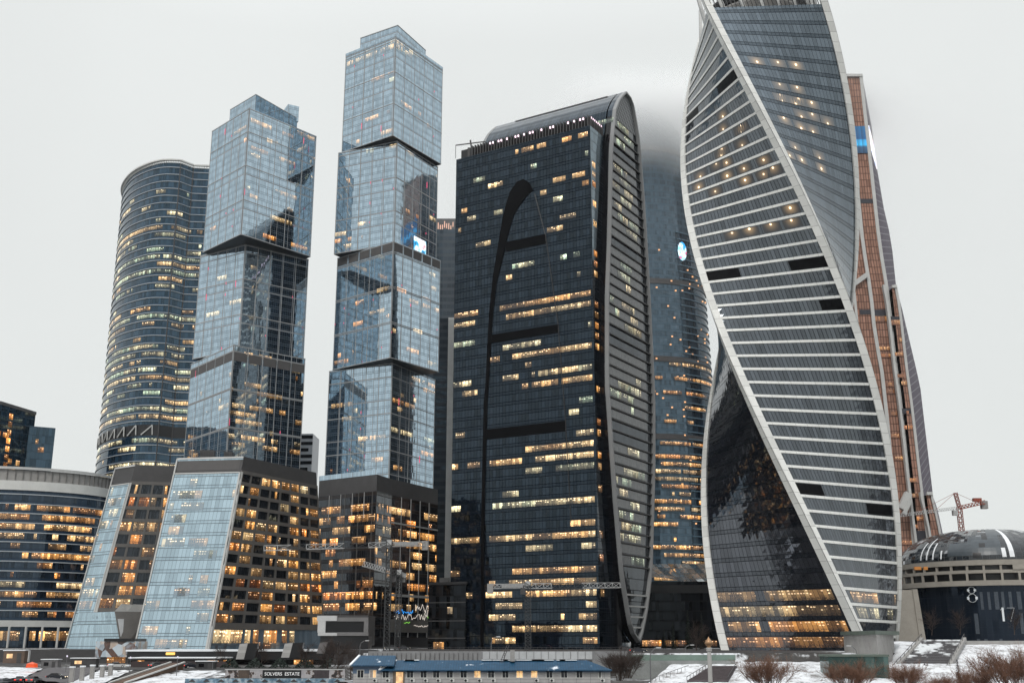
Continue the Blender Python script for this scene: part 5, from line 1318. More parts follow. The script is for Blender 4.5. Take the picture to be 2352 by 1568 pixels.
blc = blu.mix(rb_, blu.ramp(n2_, (.3, (.006, .045, .095)), (.7, (.010, .07, .145))), (.004, .025, .055))
blm_ = blu.bsdf(Base_Color=blu.mix(sn_, blc, (.72, .76, .82)), Roughness=.45)
x0, x1 = X(811), X(1402); ze, zrg = ZZ(1537), ZZ(1537)+1.9
b = MB(); b.prism([(x0, YH), (x1, YH), (x1, YH+9), (x0, YH+9)], 1.5, ze); b.build('wall', sidm, ho)
bt = plain('blue_trim', (.10, .15, .23), .6, .15)
b = MB(); b.prism([(x0-.05, YH-.06), (X(872), YH-.06), (X(872), YH+.1), (x0-.05, YH+.1)], ze-.75, ze+.9); b.prism([(X(872), YH-.08), (x1+.05, YH-.08), (x1+.05, YH+.1), (X(872), YH+.1)], ze-.55, ze-.02); b.build('eave_trim', bt, ho)
b = MB(); xe, xh = X(1350), X(1402)
def roof(xa, xb, za, zb, hipr, hipl=0.):
    ya, yb, ym = YH-.9, YH+9.6, YH+4.4
    A, B_, C0, D0 = V((xa, ya, za)), V((xb, ya, za)), V((xb, yb, za)), V((xa, yb, za)); r0, r1_ = V((xa+hipl, ym, zb)), V((xb-hipr, ym, zb))
    b.poly([A, B_, r1_, r0]); b.poly([C0, D0, r0, r1_]); b.poly([B_, C0, r1_]); b.poly([D0, A, r0])
    t = V((0, 0, .22)); b.poly([A-t, B_-t, B_, A]); b.poly([B_-t, C0-t, C0, B_]); b.poly([D0-t, A-t, A, D0]); b.poly([A-t, D0-t, C0-t, B_-t])
roof(X(872), xh+.3, ze, zrg, 5.0, .9); b.build('roof', blm_, ho)
b = MB(); roof(x0-.6, X(905), ze+.95, zrg+1.0, .2, 1.2); b.build('roof', blm_, ho)
b = MB(); b.beam((X(872), YH-.95, ze+.05), (X(905), YH+4.2, zrg+.05), .45, .25); b.beam((x0-.6, YH-.95, ze+1.0), (x0+.7, YH+4.2, zrg+1.05), .45, .25); b.build('roof_snow', M['snow'], ho)
b = MB(); rs = random.Random(5)
for k in range(9): s = X(930)+(X(1330)-X(930))*rs.random(); b.box((s, YH+4.1, zrg+.04), (rs.uniform(1.5, 5), .9, .16))
b.build('ridge_snow', M['snow'], ho)
wfr = M['white_metal']; wdark = glass('house_pane', 3, 3, (.02, .02, .025), (.9, .95, 1), .05, (.02, .02, .02), jit=.02)
lamp_w = NB('lit_curtain'); lw_ = lamp_w.noise(.9, 3); lampm = lamp_w.bsdf(Base_Color=(.3, .25, .2), Emission_Strength=1.0, Emission_Color=lamp_w.ramp(lw_, (.35, (.5, .24, .07)), (.6, (1, .62, .26))))
curt = plain('curtain', (.35, .30, .28), .8, .3, 2)
wx = [828, 856.5, 886, 942, 973, 1002, 1033, 1065, 1096.5, 1128, 1161, 1193.5, 1227, 1262, 1296, 1331, 1378]
def pane(name, par, x, z, w_, h_, mat):
    b = MB(); b.box((x, YH-.05, z), (w_, .06, h_)); return b.build(name, mat, par)
for i, u in enumerate(wx):
    x, z = X(u), ZZ(1546.5); wd = 1.35 if i < 16 else .55
    lit_ = u in (1096.5, 1193.5, 1227) 
    b = MB(); b.box((x, YH-.03, z), (wd+.22, .09, 1.75)); fr_ = b.build('window', wfr, ho)
    pane('pane', fr_, x-wd/4, z, wd/2-.08, 1.5, lampm if lit_ else (curt if i in (1, 11) else wdark)); pane('pane', fr_, x+wd/4, z, wd/2-.08, 1.5, lampm if lit_ or i == 1 else wdark)
    if i in (1, 2, 3, 4, 5, 6, 7, 8, 9, 12, 13, 16):
        ua = u+6; xx, z2 = X(ua), ZZ(1561.5); b = MB(); b.box((xx, YH-.35, z2), (.95, .5, .72)); ac = b.build('air_conditioner', wfr, ho)
        b = MB(); b.tube([(xx-.12, YH-.66, z2), (xx-.12, YH-.58, z2)], [.27, .27], 14); b.build('fan_grille', M['black'], ac)
b = MB(); b.box((X(916), YH-.12, 3.6), (2.5, .2, 4.8)); dr = b.build('door', plain('door_frame', (.16, .12, .09), .6, .2), ho)
b = MB(); b.box((X(918), YH-.25, 3.6), (1.5, .08, 4.6)); b.build('pane', lampm, dr)
b = MB(); x = X(1177); b.box((x, YH+3.0, zrg+1.0), (1.0, 1.0, 2.4)); b.build('chimney', M['concrete'], ho)
b = MB(); b.beam((x-2.6, YH+2.6, zrg-.3), (x-1.2, YH+4, zrg+3.2), .1); b.beam((x-2.1, YH+2.6, zrg-.3), (x-.7, YH+4, zrg+3.2), .1)
for k in range(9): b.beam((x-2.6+1.4*k/8, YH+2.6+1.4*k/8, zrg-.3+3.5*k/8), (x-2.1+1.4*k/8, YH+2.6+1.4*k/8, zrg-.3+3.5*k/8), .07)
b.build('roof_ladder', M['dark_grey'], ho)

# ---------------------------------------------------------------- left embankment: canopies, kiosks, mural pavilion, boards
tr = thing('terrace_building', 'long dark terrace building with white edged flat roof below the nearest leaning office', 'building', (at(500, 1505, 352).x, 352, 7))
Yt = 352; xa, xb = at(292, 1500, Yt).x, at(742, 1500, Yt).x; z0_, z1_ = at(500, 1514, Yt).z, at(500, 1495, Yt).z
b = MB(); b.prism([(xa, Yt), (xb, Yt), (xb, Yt+22), (xa, Yt+22)], z0_, z1_); b.build('upper_slab', M['black'], tr)
b = MB(); b.prism([(xa-.4, Yt-.4), (xb+.4, Yt-.4), (xb+.4, Yt+22), (xa-.4, Yt+22)], z1_+.01, z1_+.5); b.build('roof_snow', M['snow'], tr)
b = MB(); b.prism([(xa, Yt+2), (xb, Yt+2), (xb, Yt+20), (xa, Yt+20)], 3, z0_-.01); b.build('glazing', M['black_gloss'], tr)
lt = Lit(tr); f = wline((xa, Yt+2), (xb, Yt+2))
for s in (.05, .41, .44, .5, .86, .89, .92): lt.add(f, 0, z0_-2.2, 2.4, int(f.L*s/1.2), 2, 1.2, 0, .25, .1, .9)
lt.emit([M['lit']], 20)
b = MB(); p = at(391, 1500, Yt-.5); b.tube([(p.x-1.3, Yt-.3, p.z), (p.x+1.3, Yt-.3, p.z)], [.4, .4], 10); b.build('wall_lamp', glow('amber_lamp', (1, .55, .12), 1.6), tr)
cp_ = thing('canopy', 'thin curved dark canopy with a snowy white edge below the terrace building', 'canopy', tuple(at(400, 1520, 335)))
b = MB(); Yc_ = 335; xa, xb = at(296, 1515, Yc_).x, at(512, 1515, Yc_).x; zc_ = at(400, 1511, Yc_).z; b.prism([(xa, Yc_), (xb, Yc_), (xb, Yc_+12), (xa, Yc_+12)], zc_-.5, zc_); b.build('slab', M['dark_grey'], cp_)
b = MB(); b.prism([(xa-.2, Yc_-.25), (xb, Yc_-.25), (xb, Yc_+12), (xa-.2, Yc_+12)], zc_+.01, zc_+.28); b.build('snow_cap', M['snow'], cp_)
b = MB(); [b.box((xa+2+k*(xb-xa-4)/4, Yc_+1, (zc_-.5+4)/2), (.4, .4, zc_-.5-4)) for k in range(5)]; b.build('supports', M['dark_grey'], cp_)
bw_ = thing('retaining_wall', 'dark red brown wall under the curved canopy', 'wall', tuple(at(400, 1530, 325)), 'embankment walls')
b = MB(); xa, xb = at(300, 1530, 325).x, at(520, 1530, 325).x; b.prism([(xa, 325), (xb, 325), (xb, 327), (xa, 327)], 3, at(400, 1518, 325).z); b.build('wall', plain('red_brown_wall', (.05, .035, .035), .8, .3, .5), bw_)
for i, (u, v0, v1, lab) in enumerate(((557, 1472, 1513, 'slanted white tiled pylon with dark side, leftmost on the dark terrace'), (661, 1471, 1509, 'slanted white tiled pylon with dark side, middle of the dark terrace'), (742, 1469, 1500, 'slanted grey kiosk pylon at the right end of the dark terrace'))):
    Yk = 344; a = at(u, v1, Yk); z1_ = at(u, v0+6, Yk).z; k = thing('kiosk_pylon', lab, 'pylon', (a.x, Yk, a.z), 'kiosk pylons along the terrace')
    m_ = panelled('pylon_tile', (.40, .39, .38) if i < 2 else (.16, .15, .15), .9)
    b = MB(); w_ = 2.6; b.hexa([V((a.x-w_/2-.7, Yk, a.z)), V((a.x+w_/2-.9, Yk, a.z)), V((a.x+w_/2-.9, Yk+3, a.z)), V((a.x-w_/2-.7, Yk+3, a.z))], [V((a.x-w_/2+.2, Yk, z1_)), V((a.x+w_/2, Yk, z1_+.3)), V((a.x+w_/2, Yk+3, z1_+.3)), V((a.x-w_/2+.2, Yk+3, z1_))]); b.build('white_face', m_, k)
    b = MB(); b.hexa([V((a.x+w_/2-.88, Yk+.1, a.z)), V((a.x+w_/2+2.2, Yk+.5, a.z)), V((a.x+w_/2+2.2, Yk+3, a.z)), V((a.x+w_/2-.88, Yk+3, a.z))], [V((a.x+w_/2+.02, Yk+.1, z1_+.2)), V((a.x+w_/2+3, Yk+.5, z1_+.3)), V((a.x+w_/2+3, Yk+3, z1_+.3)), V((a.x+w_/2+.02, Yk+3, z1_+.2))]); b.build('dark_side', M['black'], k)
wb = thing('white_pavilion', 'angular white framed pavilion with dark ribbon window, right of the nearest leaning office', 'pavilion', tuple(at(785, 1470, 385)))
Yw = 385; P = lambda u, v, Y=Yw: at(u, v, Y)
def framebox(nm, u0, u1, v0, v1, d, mat, Y=Yw):
    a, c = P(u0, v1, Y), P(u1, v0, Y); b = MB(); b.prism([(a.x, Y), (c.x, Y), (c.x, Y+d), (a.x, Y+d)], a.z, c.z); return b.build(nm, mat, wb)
framebox('body', 735, 846, 1412, 1482, 20, M['dark_grey'], Yw+1.2)
wf_ = plain('white_render', (.50, .50, .50), .7, .1, .5); gf_ = plain('grey_render', (.17, .165, .165), .7, .15, .5)
framebox('frame_top', 728, 774, 1413, 1425, 1, wf_); framebox('frame_bottom', 730, 774, 1452, 1459, 1, wf_); framebox('frame_side', 729, 748, 1425.2, 1451.8, 1, wf_)
framebox('frame_top', 774.2, 846, 1417, 1426, 1, gf_); framebox('frame_bottom', 774.2, 846, 1451, 1459, 1, gf_); framebox('frame_side', 835, 846, 1426.2, 1450.8, 1, gf_)
framebox('ribbon_window', 748.2, 834.8, 1425.4, 1451.6, .5, M['black_gloss'], Yw+.5); framebox('lower_wall', 735, 846, 1460, 1490, 10, M['black'], Yw+1)
mp = thing('mural_pavilion', 'glass pavilion covered with a pale patchy mural under the narrow leaning block', 'pavilion', tuple(at(255, 1520, 372)))
mu = NB('mural'); vo = mu.n.new('ShaderNodeTexVoronoi'); vo.inputs['Scale'].default_value = .42; g_ = mu.n.new('ShaderNodeNewGeometry'); mu.t.links.new(g_.outputs['Position'], vo.inputs['Vector'])
sp_ = mu.n.new('ShaderNodeSeparateXYZ'); mu.t.links.new(vo.outputs['Color'], sp_.inputs[0])
mum = mu.bsdf(Base_Color=mu.ramp(mu.m('ADD', mu.m('MULTIPLY', sp_.outputs[0], .7), mu.m('MULTIPLY', mu.noise(.6, 4), .3)), (.15, (.05, .055, .06)), (.28, (.16, .09, .07)), (.4, (.42, .50, .57)), (.65, (.58, .66, .72)), (.8, (.50, .40, .33)), (.95, (.75, .75, .75))), Roughness=.25)
Ym = 372; a, c = at(206, 1520, Ym), at(313, 1472, Ym); z_m = at(250, 1508, Ym).z
b = MB(); b.prism([(a.x, Ym+4), (a.x+5, Ym), (c.x, Ym), (c.x, Ym+12), (a.x, Ym+12)], z_m, c.z); b.build('mural_wall', mum, mp)
b = MB(); b.prism([(a.x+.3, Ym+4.4), (a.x+5, Ym+.5), (c.x-.4, Ym+.5), (c.x-.4, Ym+11.5), (a.x+.3, Ym+11.5)], 3, z_m-.01); b.build('base', M['dark_grey'], mp)
lt = Lit(mp); f = wline((a.x+5.2, Ym+.5), (c.x-.6, Ym+.5)); lt.add(f, 0, z_m-3.6, 4, 0, 5, 1.2, 0, .25, .1, .9); lt.add(f, 0, z_m-3.6, 4, 6, 2, 1.2, 0, .3, .1, .9); lt.emit([M['lit']], 9)
b = MB(); b.prism([(at(240, 1470, Ym).x, Ym-.4), (c.x-.5, Ym-.4), (c.x-.5, Ym+12), (at(240, 1470, Ym).x, Ym+12)], c.z+.01, c.z+.9); b.build('roof_slab', M['black'], mp)
an = thing('glazed_annex', 'sloping pale glass annex with a sawtooth roof at the foot of the narrow leaning block', 'building', (-152, 412, 9))
A0, A1 = at(158, 1482, 418), at(280, 1482, 400); T0, T1 = at(180, 1406, 421), at(262, 1415, 404); T2_, A2 = at(318, 1412, 408), at(310, 1482, 404)
b = MB(); fa1 = wquad(V((A0.x, A0.y, 9)), V((A1.x, A1.y, 9)), T0, V((T1.x, T1.y, T0.z))); b.grid(fa1, 0, fa1.L, 9, T0.z, 1, 6); b.build('glass_front', lean_glass, an)
b = MB(); b.poly([V((A1.x, A1.y, 9)), V((A2.x+3, A2.y+4, 9)), V((T2_.x+3, T2_.y+4, T0.z)), V((T1.x, T1.y, T0.z))]); b.build('grey_side', M['grey_cladding'], an)
b = MB(); sp1 = V((A1.x, A1.y, 0)); sp2 = V((A2.x+3, A2.y+4, 0)); fs = wquad(V((A1.x, A1.y, 9)), V((A2.x+3, A2.y+4, 9)), V((T1.x, T1.y, T0.z)), V((T2_.x+3, T2_.y+4, T0.z)))
b.strip(fs, fs.L*.05, fs.L*.4, 14, 20, .1, 1); b.build('white_panel', wp, an)
b = MB(); b.strip(fs, fs.L*.42, fs.L*.95, 13, 20.5, .12, 1); b.build('window', M['black_gloss'], an)
b = MB()
zt_ = T0.z; bk = V((3, 12, 0))
b.poly([T0, V((T1.x, T1.y, zt_)), V((T1.x, T1.y, zt_))+bk*1.2, T0+bk])
for k in range(3):
    p0 = V((T1.x, T1.y, zt_)).lerp(V((T2_.x+3, T2_.y+4, zt_)), k/3); p1 = V((T1.x, T1.y, zt_)).lerp(V((T2_.x+3, T2_.y+4, zt_)), (k+1)/3); m_ = (p0+p1)/2+V((0, 0, 2.6))
    b.poly([p0, p1, m_]); b.poly([p0, m_, m_+bk, p0+bk]); b.poly([m_, p1, p1+bk, m_+bk])
b.build('sawtooth_roof', M['pale_cladding'], an)
# advertising boards
bb = thing('billboard_fence', 'row of dark boards with house pictures and white SOLVERS ESTATE lettering', 'billboard', tuple(at(650, 1555, 272)))
Yb_ = 272; z0_, z1_ = at(650, 1556, Yb_).z, at(650, 1537.5, Yb_).z
pic = NB('board_picture'); v_ = pic.noise(.9, 2); picm = pic.bsdf(Base_Color=pic.ramp(v_, (.38, (.025, .022, .025)), (.46, (.10, .065, .05)), (.52, (.45, .43, .44)), (.7, (.36, .34, .36))), Roughness=.5)
def board(u0, u1, m_, nm, d=.25):
    a, c = at(u0, 1550, Yb_), at(u1, 1550, Yb_); b = MB(); b.box(((a.x+c.x)/2, Yb_, (z0_+z1_)/2), (c.x-a.x-.06, d, z1_-z0_)); return b.build(nm, m_, bb)
board(517, 548, picm, 'picture_board'); board(548, 573, plain('board_brown', (.09, .065, .05), .6, .5, .9), 'picture_board'); board(573, 603, picm, 'picture_board'); dkb = board(603, 692, M['black'], 'name_board'); board(692, 722, picm, 'picture_board'); board(722, 756, plain('board_dark', (.05, .04, .045), .6, .5, .8), 'picture_board'); board(756, 792, picm, 'picture_board')
b = MB(); a, c = at(517, 1540, Yb_), at(792, 1540, Yb_); b.box(((a.x+c.x)/2, Yb_, z1_+.1), (c.x-a.x, .4, .2)); b.build('top_rail', M['pale_cladding'], bb)
def words(txt, x, y, z, size, mat, par, nm='lettering'):
    cu = D.curves.new(nm, 'FONT'); cu.body = txt; cu.size = size; cu.align_x = 'CENTER'; cu.align_y = 'CENTER'; cu.extrude = .02; cu.materials.append(mat)
    tmp = D.objects.new(nm, cu); sc.collection.objects.link(tmp); bpy.context.view_layer.update()
    me = D.meshes.new_from_object(tmp); D.objects.remove(tmp); D.curves.remove(cu)
    ob = D.objects.new(nm, me); sc.collection.objects.link(ob); ob.parent = par; o = WL.get(par.name, V((0, 0, 0)))
    ob.location = V((x, y, z))-o; ob.rotation_euler = (pi/2, 0, 0); return ob
wt_ = glow('letter_white', (1, 1, 1), .35, (.7, .7, .7))
words('SOLVERS  ESTATE', at(648, 1550, Yb_).x, Yb_-.2, (z0_+z1_)/2, 1.05, wt_, dkb)
hf = thing('printed_hoarding', 'blue printed fence with little roof shapes below the dark boards', 'fence', tuple(at(600, 1565, 264)))
hp = NB('blue_print'); v_ = hp.noise(.8, 4); hpm = hp.bsdf(Base_Color=hp.ramp(v_, (.32, (.05, .10, .16)), (.5, (.16, .27, .36)), (.62, (.45, .52, .57)), (.75, (.07, .12, .18))), Roughness=.5)
a, c = at(425, 1560, 264), at(792, 1560, 264); zt_ = at(600, 1557, 264).z; nP = 11
for k in range(nP):
    x0, x1 = a.x+(c.x-a.x)*k/nP, a.x+(c.x-a.x)*(k+1)/nP; b = MB(); b.box(((x0+x1)/2, 264, (zt_+1.5)/2), (x1-x0-.05, .2, zt_-1.5)); b.build('panel', hpm, hf)
    b = MB(); m_ = (x0+x1)/2; b.poly([(x0+.8, 263.8, zt_-.75), (x1-.8, 263.8, zt_-.75), (m_, 263.8, zt_-.1)]); b.poly([(m_, 264.2, zt_-.1), (x1-.8, 264.2, zt_-.75), (x0+.8, 264.2, zt_-.75)]); b.build('roof_shape', M['dark_grey'], hf)

# ---------------------------------------------------------------- left bottom: snow banks, ramp, posts, awning, cars
def bank(nm, quad, Y0, Y1, mat, lift=.5):
    (u0, v0), (u1, v1), (u2, v2), (u3, v3) = quad; A, B_, C0, D0 = at(u0, v0, Y0), at(u1, v1, Y0), at(u2, v2, Y1), at(u3, v3, Y1)
    b = MB(); n = 10; rows = []
    for j in range(n+1):
        a, c = A.lerp(D0, j/n), B_.lerp(C0, j/n); rows.append([b.vert(a.lerp(c, i/n)+V((0, 0, .10*sin(i*2.1+j*1.7))), (i, j)) for i in range(n+1)])
    for j in range(n):
        for i in range(n): b.face([rows[j][i], rows[j][i+1], rows[j+1][i+1], rows[j+1][i]])
    return b.build(nm, mat, None, smooth=True, kind='structure')
bank('snow_bank', [(150, 1568), (235, 1568), (305, 1538), (218, 1538)], 268, 300, snmm)
bank('snow_bank', [(285, 1570), (420, 1570), (520, 1539), (392, 1539)], 268, 300, snmm)
bank('snow_bank', [(-10, 1556), (52, 1556), (98, 1534), (-10, 1530)], 268, 300, snmm)
bank('path', [(52, 1557), (160, 1568), (230, 1532), (110, 1532)], 268.3, 301, plain('grey_path', (.10, .095, .10), .85, .25, .6))
br = thing('ramp_wall', 'brown sloping stair wall cutting between the snow banks at lower left', 'wall', tuple(at(320, 1550, 280)))
b = MB(); A, C0 = at(250, 1572, 268), at(392, 1524, 304); n_ = V((.9, -.4, 0))
b.hexa([A+V((0, 0, -4)), A+V((3.4, 0, -4)), C0+V((3.4, 0, -4)), C0+V((0, 0, -4))], [A+V((0, 0, .3)), A+V((3.4, 0, .3)), C0+V((3.4, 0, .3)), C0+V((0, 0, .3))]); b.build('wall', plain('brown_wall', (.10, .06, .04), .8, .3, .7), br)
b = MB(); b.beam(A+V((0, 0, .5)), C0+V((0, 0, .5)), .5, .3); b.beam(A+V((3.6, 0, .5)), C0+V((3.6, 0, .5)), .5, .3); b.build('coping', M['pale_cladding'], br)
sgn = thing('lit_sign', 'violet and white lit strip sign at the head of the brown ramp', 'sign', tuple(at(322, 1548, 300)))
b = MB(); p = at(322, 1549, 300); b.box((p.x, 300, p.z), (4.6, .4, 1.2)); b.build('sign_box', plain('violet_box', (.10, .07, .2), .5, .2), sgn)
b = MB(); b.box((p.x, 299.75, p.z+.1), (4.0, .08, .45)); b.build('light_strip', glow('violet_white', (.85, .8, 1), 1.3), sgn)
col0 = thing('stone_post', 'snow capped grey stone post, first from the left in the bank row', 'post', tuple(at(163, 1568, 270)), 'stone posts on the left snow bank')
p0 = at(163, 1568, 270)
b = MB(); b.box((p0.x, 270, p0.z+1.6), (.9, .9, 3.6)); b.build('shaft', M['concrete'], col0)
b = MB(); b.box((p0.x, 270, p0.z+3.6), (1.05, 1.05, .35)); b.build('snow_cap', M['snow'], col0)
for u, v, Y, o_ in ((187, 1566, 274, 'second from the left'), (210, 1563, 278, 'middle one of five'), (233, 1563, 282, 'fourth from the left'), (252, 1560, 286, 'rightmost, nearest the brown ramp wall')):
    q = at(u, v, Y); dup(col0, (q.x-p0.x, Y-270, q.z-p0.z) if False else q, 0, 'snow capped grey stone post in the bank row, '+o_)
aw = thing('orange_tent', 'glowing orange red tent on the snow at far left', 'tent', tuple(at(69, 1530, 285)))
p = at(69, 1532, 285); b = MB(); b.hexa([p+V((-1.1, 0, 0)), p+V((1.1, 0, 0)), p+V((1.1, 2, 0)), p+V((-1.1, 2, 0))], [p+V((-.9, 0, .8)), p+V((.9, 0, .8)), p+V((.9, 2, .8)), p+V((-.9, 2, .8))]); b.build('wall', glow('orange_cloth', (1, .10, .015), .55, (.4, .06, .02)), aw)
b = MB(); t = p+V((0, 1.0, 1.35)); q = [p+V((-1.1, -.2, .8)), p+V((1.1, -.2, .8)), p+V((1.1, 2.2, .8)), p+V((-1.1, 2.2, .8))]
for i in range(4): b.poly([q[i], q[(i+1) % 4], t])
b.build('roof', glow('orange_cloth_top', (1, .13, .02), .4, (.4, .06, .02)), aw)
# cars (built once, copied)
car_m = {k: plain('car_'+k, c, .25, .1, .5, spec=.6) for k, c in dict(grey=(.10, .105, .11), dark=(.02, .022, .03), white=(.5, .5, .5)).items()}
tailm = glow('tail_light', (1, .03, .01), 1.6); headm = glow('head_light', (1, .85, .6), 1.8); rub = plain('rubber', (.015, .015, .015), .9, .1)
def make_car(label, loc, col, rz):
    t = thing('parked_car', label, 'car', (0, 0, 0), 'cars along the embankment'); lx, ly = 2.25, .88
    b = MB(); S = [(-2.2, .45), (-2.25, .85), (-1.75, .98), (1.0, .98), (2.15, .85), (2.25, .5)]
    pr = [(-2.2, .32), (2.22, .32), (2.25, .62), (2.1, .84), (1.05, .95), (-1.9, .98), (-2.25, .8)]
    L1, L2 = [V((x, -ly, z)) for x, z in pr], [V((x, ly, z)) for x, z in pr]; b.poly(L1); b.poly(L2[::-1])
    for i in range(len(pr)): j = (i+1) % len(pr); b.poly([L1[j], L1[i], L2[i], L2[j]])
    b.build('body', col, t)
    pr = [(-1.8, .97), (1.0, .95), (.35, 1.42), (-1.15, 1.45)]; b = MB(); L1, L2 = [V((x, -ly*.94 if z < 1 else -ly*.72, z)) for x, z in pr], [V((x, ly*.94 if z < 1 else ly*.72, z)) for x, z in pr]
    b.poly(L1); b.poly(L2[::-1])
    for i in range(4): j = (i+1) % 4; b.poly([L1[j], L1[i], L2[i], L2[j]])
    b.build('cabin_glass', M['black_gloss'], t)
    b = MB(); b.box((-.4, 0, 1.45), (1.4, 1.24, .05)); b.build('roof', col, t)
    for x in (-1.35, 1.4):
        for y in (-.86, .86):
            b = MB(); b.tube([(x, y-.1, .33), (x, y+.1, .33)], [.33, .33], 14); wl = b.build('wheel', rub, t); b = MB(); yy = y+(.12 if y > 0 else -.12); b.tube([(x, yy-.02, .33), (x, yy+.02, .33)], [.2, .2], 10); b.build('rim', M['pale_cladding'], wl)
    for y in (-.62, .62):
        b = MB(); b.box((-2.25, y, .74), (.12, .4, .2)); b.build('tail_light', tailm, t); b = MB(); b.box((2.22, y, .66), (.12, .4, .18)); b.build('head_light', headm, t)
    t.location = loc; t.rotation_euler = (0, 0, rz); return t
def car(u, Y, z, label, c, rz): make_car(label, (at(u, 1560, Y).x, Y, z), car_m[c], rz)
car(46, 268, at(46, 1567, 268).z, 'dark car with glowing red tail lights at the lower left edge', 'dark', pi/2+.2)
car(78, 268.5, at(78, 1567, 268.5).z, 'grey car with glowing red tail lights beside the orange tent', 'grey', pi/2-.1)
car(791, 257, 2.3, 'pale car beside the left end of the blue roofed house', 'white', .1)
car(925, 402, 9.6, 'dark car under the neon signs of the amber podium', 'dark', .2)
car(896, 396, 9.6, 'grey car with lamps on in front of the amber podium', 'grey', -2.9)
car(1468, 322, 9.25, 'dark car on the road behind the granite wall', 'dark', 0)
# ---------------------------------------------------------------- lamps
lc = thing('lamp_column', 'tall white fluted column with a copper flame shaped cap at the bottom right of centre', 'column', tuple(at(1629, 1568, 215)))
Yl = 215; p = at(1629, 1500, Yl); ztop = at(1629, 1463, Yl).z; zs_ = lambda v: at(1629, v, Yl).z
b = MB(); n = 20
b.lathe((p.x, Yl), [(.62, 0), (.62, .8), (.42, 1.0), (.40, zs_(1500)), (.33, zs_(1496)), (.52, zs_(1494)), (.55, zs_(1488))], n); b.build('shaft', plain('white_stone', (.42, .41, .40), .7, .12, .8), lc, smooth=False)
b = MB(); b.lathe((p.x, Yl), [(.30, zs_(1488)), (.36, zs_(1484)), (.70, zs_(1478)), (.80, zs_(1476)), (.50, zs_(1470)), (.18, zs_(1465)), (.02, zs_(1461))], n); b.build('cap', plain('copper', (.36, .21, .11), .35, .2, 1, metal=.4), lc, smooth=True)
b = MB(); b.lathe((p.x, Yl), [(.02, zs_(1490)), (.55, zs_(1489.5)), (.6, zs_(1486.8)), (.3, zs_(1486.2))], n); b.build('collar', M['pale_cladding'], lc, smooth=True)
lampg = plain('lamp_grey', (.12, .12, .125), .5, .2, 1); lens_ = plain('lamp_lens', (.5, .5, .5), .3, .1)
def street_lamp(label, u, vb, vt, Y, side):
    a = at(u, vb, Y); h = at(u, vt, Y).z-a.z; t = thing('street_lamp', label, 'street lamp', (a.x, Y, a.z), 'curved street lamps')
    b = MB(); b.tube([a, a+V((0, 0, h*.7)), a+V((.25*side, 0, h*.86)), a+V((1.1*side, 0, h*.98)), a+V((1.7*side, 0, h))], [.16, .12, .1, .09, .08], 8); b.build('pole', lampg, t)
    b = MB(); q = a+V((2.0*side, 0, h-.02)); b.box(q, (1.1, .45, .26)); b.build('lamp_head', lens_, t)
street_lamp('curved street lamp in front of the dark granite corner between the two big towers', 1495, 1568, 1486, 262, 1)
street_lamp('curved street lamp in front of the pale panelled wall', 1128, 1512, 1461, 322, 1)
street_lamp('curved street lamp beside the angular white pavilion', 826, 1512, 1470, 330, 1)
street_lamp('street lamp at the right above the green pavilion', 1972, 1545, 1482, 300, -1)
street_lamp('street lamp in the dark gap beside the tall conifer', 1575, 1510, 1480, 330, 1)
street_lamp('thin street lamp on the terrace before the slanted pylons', 487, 1545, 1508, 312, 1)
tp = thing('glass_pavilion', 'green glass box pavilion at the foot of the twisted tower', 'pavilion', tuple(at(1960, 1560, 280)))
Yp = 280; a, c = at(1907, 1568, Yp), at(2040, 1505, Yp); tg = glass('teal_glass', 3.0, 2.2, (.05, .085, .08), (.7, .95, .9), .08, (.03, .05, .05), lv=.03, lh=.03, jit=.02)
b = MB(); b.prism([(a.x, Yp), (c.x, Yp), (c.x, Yp+8), (a.x, Yp+8)], 1.5, at(1960, 1507, Yp).z); b.build('glass_box', tg, tp)
b = MB(); zt_ = at(1960, 1507, Yp).z; b.prism([(a.x-.2, Yp-.2), (c.x+.2, Yp-.2), (c.x+.2, Yp+8.2), (a.x-.2, Yp+8.2)], zt_+.01, zt_+.5); b.build('roof', gtop, tp)
# ---------------------------------------------------------------- two people on the steps (tiny in the picture)
def person(label, loc, rz, coat):
    t = thing('person', label, 'person', loc, 'people on the steps'); me = D.meshes.new('body')
    J = [(0, 0, .95), (0, 0, 1.2), (0, 0, 1.42), (0, 0, 1.52), (0, .02, 1.66), (.10, 0, .9), (.11, .12, .48), (.12, .02, .06), (-.10, 0, .9), (-.11, -.1, .5), (-.12, -.25, .1), (.2, 0, 1.4), (.27, .05, 1.12), (.26, .16, .9), (-.2, 0, 1.4), (-.27, -.03, 1.12), (-.25, -.02, .86), (.12, -.12, .04), (-.12, -.38, .06), (.26, .2, .82), (-.25, -.04, .77)]
    E_ = [(0, 1), (1, 2), (2, 3), (3, 4), (0, 5), (5, 6), (6, 7), (0, 8), (8, 9), (9, 10), (2, 11), (11, 12), (12, 13), (2, 14), (14, 15), (15, 16), (7, 17), (10, 18), (13, 19), (16, 20)]
    rr_ = [.17, .17, .16, .07, .115, .11, .085, .06, .11, .085, .06, .085, .07, .05, .085, .07, .05, .05, .05, .04, .04]
    me.from_pydata(J, E_, []); me.materials.append(coat)
    o = D.objects.new('body', me); sc.collection.objects.link(o); o.parent = t; o.modifiers.new('s', 'SKIN')
    for i, r in enumerate(rr_): me.skin_vertices[0].data[i].radius = (r, r)
    me.skin_vertices[0].data[0].use_root = True
    s = o.modifiers.new('d', 'SUBSURF'); s.levels = s.render_levels = 1
    b = MB(); b.lathe((0, -.0), [(.125, 1.62), (.135, 1.7), (.10, 1.79), (.01, 1.83)], 10); b.v = [p for p in b.v]; WL_ = None; ob = b.build('hat', M['black'], None); ob.parent = t
    t.rotation_euler = (0, 0, rz)
